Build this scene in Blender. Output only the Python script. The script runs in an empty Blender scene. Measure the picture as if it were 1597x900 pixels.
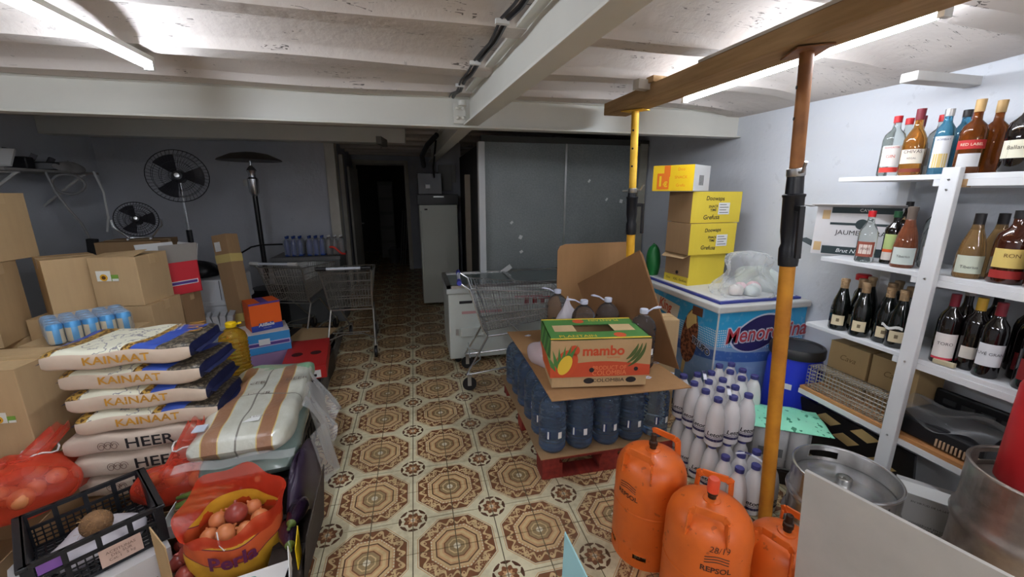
import bpy, bmesh, math, random
from mathutils import Vector, Matrix, Euler
random.seed(7)
R = math.radians
SC = bpy.context.scene
COL = SC.collection
# ---------------------------------------------------------------- camera, world, exposure
cam_data = bpy.data.cameras.new('camera')
cam_data.sensor_width = 36.0
cam_data.lens = 631.0 / 1597.0 * 36.0
cam_data.clip_start = 0.02
cam = bpy.data.objects.new('camera', cam_data)
COL.objects.link(cam)
cam.location = (0, 0, 1.6)
cam.rotation_euler = (R(90 - 13.4), 0, R(-13.4))
SC.camera = cam
world = bpy.data.worlds.new('world'); SC.world = world
world.use_nodes = True
world.node_tree.nodes['Background'].inputs[0].default_value = (0.6, 0.65, 0.75, 1)
world.node_tree.nodes['Background'].inputs[1].default_value = 0.05
SC.view_settings.view_transform = 'Standard'
SC.view_settings.look = 'None'
SC.view_settings.gamma = 1.0
SC.view_settings.use_curve_mapping = False
SC.view_settings.exposure = 1.1
TUBE_POWER = 44.0          # emission strength of the LED tubes
TUBE_NEAR = 82.0
try:
    SC.cycles.max_bounces = 8
    SC.cycles.transparent_max_bounces = 16
    SC.cycles.caustics_reflective = False
    SC.cycles.caustics_refractive = False
    SC.cycles.sample_clamp_indirect = 4.0
    SC.cycles.use_denoising = True
except Exception:
    pass

# ---------------------------------------------------------------- node expressions
class X:
    """a socket that takes part in arithmetic"""
    def __init__(s, nt, k): s.nt, s.k = nt, k
    def op(s, o, *a):
        n = s.nt.nodes.new('ShaderNodeMath'); n.operation = o
        for i, v in enumerate((s,) + a):
            if isinstance(v, X): s.nt.links.new(v.k, n.inputs[i])
            else: n.inputs[i].default_value = v
        return X(s.nt, n.outputs[0])
    def __add__(s, o): return s.op('ADD', o)
    __radd__ = __add__
    def __sub__(s, o): return s.op('SUBTRACT', o)
    def __rsub__(s, o): return s.op('MULTIPLY', -1.0).op('ADD', o)
    def __mul__(s, o): return s.op('MULTIPLY', o)
    __rmul__ = __mul__
    def __truediv__(s, o): return s.op('DIVIDE', o)
    def lt(s, o): return s.op('LESS_THAN', o)
    def gt(s, o): return s.op('GREATER_THAN', o)
    def abs(s): return s.op('ABSOLUTE')
    def max(s, o): return s.op('MAXIMUM', o)
    def min(s, o): return s.op('MINIMUM', o)
    def sin(s): return s.op('SINE')
    def cos(s): return s.op('COSINE')
    def frac(s): return s.op('FRACT')
    def sqrt(s): return s.op('SQRT')
    def atan2(s, o): return s.op('ARCTAN2', o)
    def between(s, a, b): return s.gt(a) * s.lt(b)

class Sh:
    """shader context: coordinates, noise, colour mixing"""
    def __init__(s, nt, bsdf): s.nt, s.b = nt, bsdf
    def xyz(s, which='Object'):
        if which == 'World':
            t = s.nt.nodes.new('ShaderNodeNewGeometry').outputs['Position']
        else:
            t = s.nt.nodes.new('ShaderNodeTexCoord').outputs[which]
        n = s.nt.nodes.new('ShaderNodeSeparateXYZ'); s.nt.links.new(t, n.inputs[0])
        return [X(s.nt, o) for o in n.outputs]
    def normal(s):
        n = s.nt.nodes.new('ShaderNodeSeparateXYZ')
        t = s.nt.nodes.new('ShaderNodeTexCoord').outputs['Normal']
        s.nt.links.new(t, n.inputs[0]); return [X(s.nt, o) for o in n.outputs]
    def noise(s, scale, detail=3.0, which='Object', rough=.55, stretch=None):
        n = s.nt.nodes.new('ShaderNodeTexNoise')
        n.inputs['Scale'].default_value = scale; n.inputs['Detail'].default_value = detail
        n.inputs['Roughness'].default_value = rough
        if which == 'World': t = s.nt.nodes.new('ShaderNodeNewGeometry').outputs['Position']
        else: t = s.nt.nodes.new('ShaderNodeTexCoord').outputs[which]
        if stretch:
            m = s.nt.nodes.new('ShaderNodeMapping'); m.inputs['Scale'].default_value = stretch
            s.nt.links.new(t, m.inputs[0]); t = m.outputs[0]
        s.nt.links.new(t, n.inputs['Vector'])
        return X(s.nt, n.outputs[0])
    def col(s, c):
        n = s.nt.nodes.new('ShaderNodeRGB'); n.outputs[0].default_value = (*c, 1); return n.outputs[0]
    def mix(s, f, a, b):
        n = s.nt.nodes.new('ShaderNodeMix'); n.data_type = 'RGBA'
        if isinstance(f, X): s.nt.links.new(f.k, n.inputs[0])
        else: n.inputs[0].default_value = f
        for v, i in ((a, 6), (b, 7)):
            if isinstance(v, tuple): n.inputs[i].default_value = (*v, 1)
            else: s.nt.links.new(v, n.inputs[i])
        return n.outputs[2]
    def base(s, c):
        if isinstance(c, tuple): s.b.inputs['Base Color'].default_value = (*c, 1)
        else: s.nt.links.new(c, s.b.inputs['Base Color'])
    def set(s, name, v):
        if isinstance(v, X): s.nt.links.new(v.k, s.b.inputs[name])
        else: s.b.inputs[name].default_value = v
    def bump(s, h, strength=.3, dist=.01):
        n = s.nt.nodes.new('ShaderNodeBump'); n.inputs['Strength'].default_value = strength
        n.inputs['Distance'].default_value = dist
        s.nt.links.new(h.k, n.inputs['Height']); s.nt.links.new(n.outputs[0], s.b.inputs['Normal'])

def lin(c):
    """sRGB 0-255 to linear"""
    return tuple((v / 255 / 12.92) if v / 255 <= .04045 else ((v / 255 + .055) / 1.055) ** 2.4 for v in c)
MATS = {}
def mat(name, rgb=None, rough=.6, metal=0., trans=0., alpha=1., vary=0., scale=8., bump=0., bscale=60., fn=None, spec=.5, ior=1.45, emit=0., coat=0.):
    if name in MATS: return MATS[name]
    m = bpy.data.materials.new(name); m.use_nodes = True
    nt = m.node_tree; b = nt.nodes['Principled BSDF']; s = Sh(nt, b)
    c = lin(rgb) if rgb else (.5, .5, .5)
    b.inputs['Roughness'].default_value = rough; b.inputs['Metallic'].default_value = metal
    b.inputs['Transmission Weight'].default_value = trans; b.inputs['Alpha'].default_value = alpha
    b.inputs['IOR'].default_value = ior; b.inputs['Specular IOR Level'].default_value = spec
    b.inputs['Coat Weight'].default_value = coat
    if fn: fn(s)
    elif vary:
        n = s.noise(scale, 4.)
        s.base(s.mix(((n - .5) * 2.2 + .5).max(0.).min(1.), tuple(v * (1 - vary) for v in c), tuple(min(1, v * (1 + vary * .6)) for v in c)))
    else: s.base(c)
    if emit:
        b.inputs['Emission Color'].default_value = (*c, 1); b.inputs['Emission Strength'].default_value = emit
    if bump: s.bump(s.noise(bscale, 4.), bump)
    MATS[name] = m
    return m

# ---------------------------------------------------------------- mesh builder
class MB:
    def __init__(s): s.v, s.f = [], []
    def add(s, v, f, M=None):
        o = len(s.v)
        s.v += [tuple(M @ Vector(p)) if M else tuple(p) for p in v]
        s.f += [tuple(i + o for i in q) for q in f]
        return s
    def box(s, c, d, M=None, rz=0., rot=None):
        x, y, z = (k / 2 for k in d)
        T = Matrix.Translation(c) @ (Euler(rot).to_matrix().to_4x4() if rot else Matrix.Rotation(rz, 4, 'Z'))
        if M: T = M @ T
        return s.add([(a * x, b * y, e * z) for a in (-1, 1) for b in (-1, 1) for e in (-1, 1)],
                     [(0, 1, 3, 2), (4, 6, 7, 5), (0, 4, 5, 1), (2, 3, 7, 6), (0, 2, 6, 4), (1, 5, 7, 3)], T)
    def span(s, x0, x1, y0, y1, z0, z1, M=None):
        return s.box(((x0 + x1) / 2, (y0 + y1) / 2, (z0 + z1) / 2), (x1 - x0, y1 - y0, z1 - z0), M)
    def lathe(s, prof, n=20, c=(0, 0, 0), M=None, cap=True):
        v, f = [], []
        for r, z in prof:
            for i in range(n):
                a = 2 * math.pi * i / n; v.append((c[0] + r * math.cos(a), c[1] + r * math.sin(a), c[2] + z))
        for j in range(len(prof) - 1):
            for i in range(n):
                k = (i + 1) % n; f.append((j * n + i, j * n + k, (j + 1) * n + k, (j + 1) * n + i))
        if cap:
            if prof[0][0] > 1e-5: f.append(tuple(range(n - 1, -1, -1)))
            if prof[-1][0] > 1e-5: f.append(tuple((len(prof) - 1) * n + i for i in range(n)))
        return s.add(v, f, M)
    def tube(s, path, r, n=8, closed=False, M=None):
        P = [Vector(p) for p in path]; v, f = [], []; m = len(P)
        rr = r if isinstance(r, (list, tuple)) else [r] * m
        up = None
        for i, p in enumerate(P):
            a = P[i - 1] if (i or closed) else p; b = P[(i + 1) % m] if (i < m - 1 or closed) else p
            t = (b - a).normalized()
            if up is None: up = Vector((0, 0, 1)) if abs(t.z) < .9 else Vector((1, 0, 0))
            u = t.cross(up).normalized() if t.cross(up).length > 1e-6 else t.orthogonal().normalized()
            w = u.cross(t).normalized(); up = w
            for k in range(n):
                q = 2 * math.pi * k / n; v.append(p + (u * math.cos(q) + w * math.sin(q)) * rr[i])
        for i in range(m if closed else m - 1):
            j = (i + 1) % m
            for k in range(n):
                l = (k + 1) % n; f.append((i * n + k, i * n + l, j * n + l, j * n + k))
        if not closed: f += [tuple(range(n - 1, -1, -1)), tuple((m - 1) * n + k for k in range(n))]
        return s.add(v, f, M)
    def grid(s, fn, nu, nv, M=None, closeu=False):
        v = [fn(i / nu, j / nv) for j in range(nv + 1) for i in range(nu + (0 if closeu else 1))]
        w = nu if closeu else nu + 1; f = []
        for j in range(nv):
            for i in range(nu):
                k = (i + 1) % w; f.append((j * w + i, j * w + k, (j + 1) * w + k, (j + 1) * w + i))
        return s.add(v, f, M)
    def prism(s, poly, z0, z1, M=None):
        n = len(poly)
        return s.add([(x, y, z0) for x, y in poly] + [(x, y, z1) for x, y in poly],
                     [tuple(range(n - 1, -1, -1)), tuple(range(n, 2 * n))] + [(i, (i + 1) % n, n + (i + 1) % n, n + i) for i in range(n)], M)
    def slab(s, pts, t, M=None):
        """a flat polygon given by 3D corners, thickened by t along its normal"""
        P = [Vector(p) for p in pts]; nrm = (P[1] - P[0]).cross(P[2] - P[0]).normalized() * t; n = len(P)
        return s.add([tuple(p) for p in P] + [tuple(p + nrm) for p in P],
                     [tuple(range(n - 1, -1, -1)), tuple(range(n, 2 * n))] + [(i, (i + 1) % n, n + (i + 1) % n, n + i) for i in range(n)], M)
    def mesh(s, name, smooth=False):
        me = bpy.data.meshes.new(name); me.from_pydata(s.v, [], s.f); me.validate()
        bm = bmesh.new(); bm.from_mesh(me); bmesh.ops.recalc_face_normals(bm, faces=bm.faces); bm.to_mesh(me); bm.free()
        if smooth:
            me.polygons.foreach_set('use_smooth', [True] * len(me.polygons))
            try: me.set_sharp_from_angle(angle=R(40))
            except Exception: pass
        me.update(); return me
    def obj(s, name, m, parent=None, loc=(0, 0, 0), rot=(0, 0, 0), smooth=False, bevel=0., label=None):
        o = bpy.data.objects.new(name, s.mesh(name, smooth)); COL.objects.link(o)
        o.data.materials.append(m); o.location = loc; o.rotation_euler = rot
        if parent: o.parent = parent
        if bevel:
            b = o.modifiers.new('bevel', 'BEVEL'); b.width = bevel; b.segments = 2; b.limit_method = 'ANGLE'
        if label: o['label'] = label
        return o

def tag(o, label, cat, group=None, kind=None):
    o['label'] = label; o['category'] = cat
    if group: o['group'] = group
    if kind: o['kind'] = kind
    return o
def thing(name, label, cat, loc=(0, 0, 0), rz=0., group=None, rot=None):
    o = bpy.data.objects.new(name, None); COL.objects.link(o); o.empty_display_size = .1
    o.location = loc; o.rotation_euler = rot or (0, 0, rz)
    return tag(o, label, cat, group)
def struct(o):
    o['kind'] = 'structure'; return o
def copy_tree(o, parent=None):
    c = o.copy(); COL.objects.link(c); c.parent = parent
    for ch in [k for k in o.children]: copy_tree(ch, c)
    return c
def dup(o, label, loc, rz=None, group=None, rot=None):
    c = copy_tree(o); c.location = loc; c['label'] = label
    if rz is not None: c.rotation_euler = (0, 0, rz)
    if rot: c.rotation_euler = rot
    if group: c['group'] = group
    return c
def lettering(txt, size, m, parent, M=None, wrap=None, shear=0., align='CENTER', name='lettering', bold=0., sx=1.):
    """flat print: text lying in its own XY plane, moved by M, or wrapped round a cylinder of radius wrap (axis Z, text centred at -Y)"""
    cu = bpy.data.curves.new(name, 'FONT'); cu.body = txt; cu.size = size; cu.align_x = align; cu.align_y = 'CENTER'
    cu.shear = shear; cu.resolution_u = 3; cu.offset = bold; cu.extrude = 0.0
    t = bpy.data.objects.new(name, cu); me = bpy.data.meshes.new_from_object(t)
    bpy.data.objects.remove(t); bpy.data.curves.remove(cu)
    for v in me.vertices:
        x, y, z = v.co; x *= sx
        if wrap:
            a = x / wrap - math.pi / 2; v.co = (wrap * math.cos(a), wrap * math.sin(a), y)
        else: v.co = (x, y, z)
    if M: me.transform(M)
    me.materials.clear(); me.materials.append(m)
    o = bpy.data.objects.new(name, me); COL.objects.link(o)
    if parent: o.parent = parent
    return o
def face(c, yaw, tilt=0.):
    """matrix of a print that faces direction yaw (0 = towards -Y), upright, centred on c"""
    return Matrix.Translation(c) @ Matrix.Rotation(yaw, 4, 'Z') @ Matrix.Rotation(R(90) + tilt, 4, 'X')
def flat(c, yaw=0.):
    return Matrix.Translation(c) @ Matrix.Rotation(yaw, 4, 'Z')
def wrapped(r, z0, z1, a0, a1, n=8, r2=None):
    """a curved label patch: angles in degrees measured from -Y"""
    m = MB(); r2 = r2 or r
    m.grid(lambda u, v: ((r + (r2 - r) * v) * math.sin(R(a0 + (a1 - a0) * u)), -(r + (r2 - r) * v) * math.cos(R(a0 + (a1 - a0) * u)), z0 + (z1 - z0) * v), n, 1)
    return m

INK = mat('ink_dark', (35, 32, 34), .7)
WHITE = mat('paper_white', (225, 226, 224), .6)
def card_fn(rgb, d=.14):
    c = lin(rgb)
    def fn(s):
        n = s.noise(3., 4.); w = s.noise(40., 2., stretch=(1., 1., .08))
        s.base(s.mix((n * .8 + w * .4 - .1).max(0.).min(1.), tuple(v * (1 - d * 1.4) for v in c), tuple(min(1, v * (1 + d)) for v in c)))
    return fn
CARD = mat('cardboard', rough=.85, fn=card_fn((194, 165, 124)), spec=.2)
CARD2 = mat('cardboard_brown', rough=.85, fn=card_fn((160, 130, 96)), spec=.2)
CARDIN = mat('cardboard_inside', rough=.9, fn=card_fn((140, 110, 80)), spec=.2)
TAPE = mat('parcel_tape', (196, 166, 122), .35)
BLACKP = mat('black_plastic', (24, 24, 27), .4)
STEEL = mat('brushed_steel', (190, 190, 188), .32, metal=1., vary=.15)
CHROME = mat('chrome_wire', (205, 208, 212), .25, metal=.9)
def film_mat(name, tint, rough=.15, clear=.75):
    if name in MATS: return MATS[name]
    m = bpy.data.materials.new(name); m.use_nodes = True; nt = m.node_tree; b = nt.nodes['Principled BSDF']
    b.inputs['Base Color'].default_value = (*lin(tint), 1); b.inputs['Roughness'].default_value = rough
    out = nt.nodes['Material Output']; t = nt.nodes.new('ShaderNodeBsdfTransparent'); x = nt.nodes.new('ShaderNodeMixShader')
    fr = nt.nodes.new('ShaderNodeLayerWeight'); fr.inputs[0].default_value = .35
    mp = nt.nodes.new('ShaderNodeMapRange'); mp.inputs[3].default_value = 1 - clear; mp.inputs[4].default_value = min(1, 1.55 - clear)
    nt.links.new(fr.outputs['Facing'], mp.inputs[0]); nt.links.new(mp.outputs[0], x.inputs[0])
    nt.links.new(t.outputs[0], x.inputs[1]); nt.links.new(b.outputs[0], x.inputs[2]); nt.links.new(x.outputs[0], out.inputs[0])
    MATS[name] = m; return m
FILM = film_mat('clear_film', (225, 230, 232), .12, .8)
# ================================================================ THE ROOM
WX0, WX1, WY0 = -3.5, 2.6, -2.4
YB = 5.8                 # back wall of the left part
YF = 8.8                 # far wall with the door
def wall_paint(rgb, name, dirt=.12):
    c = lin(rgb)
    def fn(s):
        n = s.noise(1.6, 5., 'World'); k = s.noise(14., 4., 'World')
        f = ((n - .45) * 2.).max(0.).min(1.)
        a = s.mix(f, c, tuple(v * (1 - dirt) for v in c))
        sp = k.gt(.68) * .25
        s.base(s.mix(sp, a, tuple(v * .7 for v in c)))
        s.bump(s.noise(26., 5., 'World') + s.noise(3., 2., 'World') * 2., .25, .012)
    return mat(name, rough=.75, fn=fn, spec=.3)
PAINT = wall_paint((212, 216, 222), 'wall_paint')
PAINT_GREY = wall_paint((192, 195, 202), 'wall_paint_grey', .2)
def ceil_fn(s):
    c = lin((212, 204, 197)); n = s.noise(1.6, 5., 'World'); k = s.noise(5., 4., 'World', stretch=(.35, 5., 1.)); m_ = s.noise(30., 3., 'World')
    a = s.mix(((n - .45) * 2.).max(0.).min(1.), c, tuple(v * .86 for v in c))
    crack = (k - .5).abs().lt(.006) * m_.gt(.52) * s.noise(2.3, 2., 'World').gt(.52)
    a = s.mix(m_.gt(.71) * .5, a, tuple(v * .5 for v in c))
    s.base(s.mix(crack * .8, a, lin((60, 52, 48))))
    s.bump(s.noise(22., 5., 'World') + s.noise(3., 2., 'World') * 2., .3, .012)
CEIL = mat('ceiling_limewash', rough=.75, fn=ceil_fn, spec=.3)
BEAMW = mat('beam_paint', (222, 221, 212), .35, vary=.05, scale=3.)
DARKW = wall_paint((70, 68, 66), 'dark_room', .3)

# ---- floor: tiles of 20 cm, octagon rosettes over four tiles, small rosettes between them
TS = .2; OX, OY = -.088, 1.772       # a small rosette stands here
def tile_fn(s):
    x, y, z = s.xyz('World')
    P = .4
    u = ((x - (OX + .2)) / P + .5).frac() - .5; v = ((y - (OY + .2)) / P + .5).frac() - .5
    au, av = u.abs(), v.abs()
    r = au.max(av).max((au + av) * .7071 * 1.0)
    th = v.atan2(u)
    cream, brown, tan, dark, olive = lin((214, 207, 174)), lin((118, 76, 50)), lin((196, 156, 112)), lin((84, 54, 38)), lin((150, 128, 92))
    white, pale = lin((214, 206, 182)), lin((204, 178, 132))
    t = (r - .30) / .135
    a8 = th * (8 / (2 * math.pi))
    vine = ((t - .5) - (a8 * (2 * math.pi * 2)).sin() * .26).abs().lt(.12)
    w2 = ((a8 * 2. + .25).frac() - .5); dots = ((w2 * w2) * 3. + (t - .5) * (t - .5) * 1.6).lt(.055)
    hollow = ((w2 * w2) * 3. + (t - .5) * (t - .5) * 1.6).lt(.014)
    leaf = s.noise(95., 2., 'World').gt(.53) * (th * 4.).cos().lt(-.45)
    ring = s.mix(vine.max(dots - hollow).max(leaf * t.between(.12, .95)), brown, pale)
    c = s.mix(r.gt(.30), s.mix((th * 48.).sin().gt(-.1) * r.gt(.283), tan, cream), ring)
    c = s.mix(r.lt(.272), c, pale)
    c = s.mix(r.lt(.245), c, dark); c = s.mix(r.lt(.23), c, tan); c = s.mix(r.lt(.205), c, pale); c = s.mix(r.lt(.17), c, tan)
    c = s.mix(r.lt(.15), c, brown); c = s.mix(r.lt(.135), c, olive); c = s.mix(r.lt(.10), c, pale); c = s.mix(r.lt(.085), c, olive)
    c = s.mix(r.lt(.04), c, white)
    c = s.mix(r.gt(.432), c, cream); c = s.mix(r.between(.443, .452), c, tan); c = s.mix(r.gt(.452), c, cream)
    # the small rosette
    p = ((x - OX) / P + .5).frac() - .5; q = ((y - OY) / P + .5).frac() - .5
    rho = (p * p + q * q).sqrt(); ph = q.atan2(p); lob = (ph * 8.).cos()
    d = s.mix((rho + lob * .012).lt(.145), s.mix((ph * 8.).cos().gt(-.93), cream, dark), cream)
    d = s.mix((rho + lob * .014).lt(.105), d, brown); d = s.mix((rho - lob * .014).lt(.06), d, tan); d = s.mix(rho.lt(.03), d, white)
    c = s.mix(rho.lt(.175), c, d)
    g = s.noise(2.2, 5., 'World'); g2 = s.noise(30., 4., 'World')
    dirt = ((g - .42) * 1.6 + (g2 - .5) * .7).max(0.).min(.55)
    s.base(s.mix(dirt, c, lin((92, 76, 54))))
    s.set('Roughness', g2 * .25 + .28)
TILE = mat('patterned_tile', fn=tile_fn, spec=.45)
GROUT = mat('grout', (104, 94, 72), .9, vary=.2)
fl = struct(MB().span(WX0 - .1, WX1 + .1, WY0 - .1, YF + 3.2, -.12, -.003).obj('floor', GROUT))
tm = MB(); g = .0017
tm.add([(g, g, -.006), (TS - g, g, -.006), (TS - g, TS - g, -.006), (g, TS - g, -.006), (g * 1.6, g * 1.6, 0), (TS - g * 1.6, g * 1.6, 0), (TS - g * 1.6, TS - g * 1.6, 0), (g * 1.6, TS - g * 1.6, 0)],
       [(0, 1, 5, 4), (1, 2, 6, 5), (2, 3, 7, 6), (3, 0, 4, 7), (4, 5, 6, 7)])
tile_me = tm.mesh('tile'); tile_me.materials.append(TILE)
near = [(i, j) for i in range(-5, 7) for j in range(-3, 24)]
near = [(i, j) for i, j in near if -.98 < OX + i * TS < 1.5 and not (OX + i * TS > .55 and OY + j * TS > 3.4)][:298]
rest = MB()
for i in range(-18, 15):
    for j in range(-22, 52):
        x, y = OX + i * TS, OY + j * TS
        if (i, j) in near:
            o = bpy.data.objects.new('tile', tile_me); COL.objects.link(o); o.location = (x, y, 0); o.parent = fl
        elif WX0 < x < WX1 - TS and WY0 < y < YF + 3:
            rest.add([(v.co.x + x, v.co.y + y, v.co.z) for v in tile_me.vertices], [tuple(p.vertices) for p in tile_me.polygons])
ro = rest.obj('tiles_beyond', TILE, fl); ro['kind'] = 'stuff'

# ---- walls
struct(MB().span(WX1, WX1 + .12, WY0 - .1, YF + .1, 0, 2.5).obj('wall_right', PAINT))
struct(MB().span(WX0 - .12, WX0, WY0 - .1, YB + .1, 0, 2.5).obj('wall_left', PAINT))
struct(MB().span(WX0 - .1, WX1 + .1, WY0 - .12, WY0, 0, 2.5).obj('wall_near', PAINT))
struct(MB().span(WX0 - .1, -1.02, YB, YB + .12, 0, 2.5).obj('wall_back', PAINT_GREY))
struct(MB().add([(-1.02, YB + .1, 0), (-1.12, YB + .1, 0), (-1.26, YF, 0), (-1.14, YF, 0), (-1.02, YB + .1, 2.5), (-1.12, YB + .1, 2.5), (-1.26, YF, 2.5), (-1.14, YF, 2.5)],
                [(0, 1, 2, 3), (4, 5, 6, 7), (0, 1, 5, 4), (1, 2, 6, 5), (2, 3, 7, 6), (3, 0, 4, 7)]).obj('wall_hall', PAINT_GREY))
w = MB(); w.span(-1.3, -1.09, YF, YF + .12, 0, 2.5); w.span(-.13, WX1, YF, YF + .12, 0, 2.5); w.span(-1.09, -.13, YF, YF + .12, 2.17, 2.5)
struct(w.obj('wall_far', PAINT_GREY))
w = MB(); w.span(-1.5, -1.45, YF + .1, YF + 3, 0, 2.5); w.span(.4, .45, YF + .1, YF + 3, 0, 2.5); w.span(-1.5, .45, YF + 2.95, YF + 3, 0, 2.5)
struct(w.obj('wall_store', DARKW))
FRAMEW = mat('frame_paint', (198, 194, 182), .5, vary=.1)
d = MB(); d.span(-1.13, -1.07, YF - .03, YF + .02, 0, 2.2); d.span(-.15, -.07, YF - .03, YF + .02, 0, 2.2); d.span(-1.13, -.07, YF - .03, YF + .02, 2.15, 2.22)
dr = struct(d.obj('door_1', FRAMEW))
# door leaf of the hall, standing open along the hall wall
leaf = MB(); leaf.span(0, .035, 0, .82, .02, 2.02)
lf = struct(leaf.obj('door_2', FRAMEW, loc=(-1.06, YB + 1.75, 0), rot=(0, 0, R(-2))))
MB().tube([(.05, .74, 1.02), (.09, .74, 1.02), (.09, .64, 1.02)], .008).obj('door_handle', STEEL, lf, smooth=True)
struct(MB().span(-1.06, -.94, YB - .06, YB + .14, 0, 2.25).obj('trim_1', FRAMEW, bevel=.006))
struct(MB().span(-1.06, -1.0, YB + .95, YB + 1.05, 0, 2.15).obj('trim_2', FRAMEW, bevel=.005))
# dim things in the store room
st = thing('pillar_cabinet', 'pale cabinet dimly seen through the far dark doorway', 'cabinet', (-.66, YF + 1.9, 0))
MB().span(-.17, .17, -.15, .15, 0, 1.85).obj('body', mat('cab', (120, 118, 112), .6), st)
for k in range(5): MB().span(-.15, .15, -.165, -.15, .08 + k * .35, .36 + k * .35).obj('drawer', mat('cab_front', (135, 132, 126), .6), st)
st = thing('bucket', 'grey bucket on the floor of the dark store room', 'bucket', (-.5, YF + .9, 0))
MB().lathe([(.1, 0), (.13, .3), (.135, .31), (.125, .31), (.1, .03)], 20).obj('body', mat('bucket_grey', (96, 94, 92), .5), st, smooth=True)
MB().tube([(.13 * math.cos(a), 0, .3 + .1 * math.sin(a)) for a in [math.pi * k / 10 for k in range(11)]], .004).obj('handle', STEEL, st)
for k, q in enumerate((-.36, -.31, -.26)):
    tag(MB().tube([(q, YF + .6, 0), (q + .12, YF + .75, 1.2)], .012).obj('broom_stick', mat('stick', (120, 116, 110), .5)), ('leftmost', 'middle', 'rightmost')[k] + ' of three thin sticks leaning inside the far dark doorway', 'stick', 'sticks in the doorway')

# ---- ceiling: shallow plaster vaults between joists running across the room
def vault_profile(y0, y1, zj, rise, first, period, hw=.07):
    pts = []; n = int((y1 - y0) / .02)
    for i in range(n + 1):
        y = y0 + (y1 - y0) * i / n
        t = ((y - first) / period) % 1.0; d = min(t, 1 - t) * period
        if d < hw: z = zj
        else:
            q = (d - hw) / (period / 2 - hw); z = zj + .03 + rise * math.sin(q * math.pi / 2)
        pts.append((y, z))
    return pts
def ceil_mesh(prof, x0, x1, nx=40, wob=.006, zoff=0.):
    m = MB(); rnd = random.Random(3); ph = [rnd.random() * 6 for _ in range(6)]
    def fn(u, v):
        i = min(len(prof) - 1, int(round(v * (len(prof) - 1)))); y, z = prof[i]; x = x0 + (x1 - x0) * u
        e = max(0., (x - (WX1 - .55)) / .55)          # plaster cove that sags towards the right wall
        e2 = min(1., e * 1.25) ** 1.5; z = z * (1 - e2) + e2 * (2.185 + .018 * math.sin(y * 2.3) + (zoff))
        return (x, y + wob * 1.5 * math.sin(x * 2.1 + ph[0]), z + wob * math.sin(x * 1.7 + y * 3 + ph[1]) + wob * .6 * math.sin(x * 4.3 - y * 5 + ph[2]))
    m.grid(fn, nx, len(prof) - 1)
    return m
struct(ceil_mesh(vault_profile(WY0 - .05, 3.05, 2.215, .055, 2.31, .55), WX0 - .05, WX1 + .05).obj('ceiling', CEIL, smooth=True))
struct(ceil_mesh(vault_profile(2.98, YF + 3.1, 2.28, .05, 3.6, .6), WX0 - .05, WX1 + .05, zoff=.06).obj('ceiling', CEIL, smooth=True))
struct(MB().span(WX0 - .2, WX1 + .2, WY0 - .2, YF + 3.2, 2.5, 2.6).obj('ceiling', CEIL))
struct(MB().span(WX0, -.05, 5.1, 5.28, 2.15, 2.33).obj('trim_3', BEAMW, bevel=.01))

# ---- steel beams
def ibeam(name, label, L, h, w, loc, rz):
    t = thing(name, label, 'beam', loc, rz)
    MB().span(0, L, -.006, .006, 0.01, h - .01).obj('web', BEAMW, t)
    MB().span(0, L, -w / 2, w / 2, 0, .012).obj('bottom_flange', BEAMW, t, bevel=.002)
    MB().span(0, L, -w / 2, w / 2, h - .012, h).obj('top_flange', BEAMW, t)
    return t
tb = ibeam('cross_beam', 'white painted steel beam spanning the room from side to side', 6.1, .2, .1, (WX0, 2.99, 2.03), 0)
t = ibeam('long_beam', 'white painted steel beam running from the viewer to the cross beam', 5.3, .2, .1, (.52, WY0, 2.035), R(90))
t.rotation_euler = (0, 0, math.atan2(2.93 - WY0, .402 - .725)); t.location = (.725, WY0, 2.035)
t2 = ibeam('long_beam', 'stretch of white steel beam in the shade behind the cross beam', 3.4, .2, .1, (.39, 3.05, 2.035), R(91.5))
pl = MB().box((.335, 2.925, 2.115), (.085, .02, .13)).obj('bolt_plate', BEAMW, None, bevel=.002)
pl.parent = tb; pl.location = (-WX0, -2.99, -2.03)
for dx in (-.018, .022):
    for dz in (.085, .145):
        b = MB().lathe([(.013, 0), (.013, .012), (.006, .016)], 6, M=Matrix.Translation((.335 + dx, 2.914, 2.0 + dz)) @ Matrix.Rotation(R(90), 4, 'X')).obj('bolt', BEAMW, pl)
# black cable clipped along the long beam
pts = []
for k in range(24):
    y = .2 + k * .117; x = .572 - (y - .2) * .061 - .085
    pts.append((x - .03 + .008 * math.sin(k * 1.9), y, 2.205 + .006 * math.sin(k * 2.3)))
tag(MB().tube(pts, .011, 7).obj('ceiling_cable', BLACKP, smooth=True), 'thick black cable clipped along the upper side of the long white beam', 'cable')
tag(MB().tube([(p[0] - .024, p[1], p[2] - .004 + .006 * math.sin(i)) for i, p in enumerate(pts[3:])], .006, 6).obj('ceiling_cable', BLACKP, smooth=True), 'thin black cable beside the thick one on the long beam', 'cable')
for k in (6, 12, 16, 20): tag(MB().box((pts[k][0] - .02, pts[k][1], pts[k][2] - .012), (.05, .018, .016)).obj('cable_clip', WHITE), 'white clip holding the black cables on the long beam', 'clip', 'cable clips')
tag(MB().lathe([(.028, 0), (.028, .03), (.02, .035)], 14, (.352, 2.9, 2.16)).obj('junction_box', BEAMW, smooth=True), 'round white box where the ceiling cables meet the cross beam', 'junction box')
tag(MB().tube([(.28, 4.6, 2.19), (.18, 4.75, 2.1), (.12, 4.9, 2.0), (.14, 5.1, 1.9)], .028, 9).obj('cable_bundle', BLACKP, smooth=True), 'fat black cable bundle hanging from the ceiling above the fridge', 'cable')
tag(MB().tube([(.3, 5.2, 2.2), (.27, 5.5, 1.9), (.3, 5.9, 1.75)], .012, 7).obj('cable_bundle', BLACKP, smooth=True), 'thin black cable running down behind the black microwave', 'cable')
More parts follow.
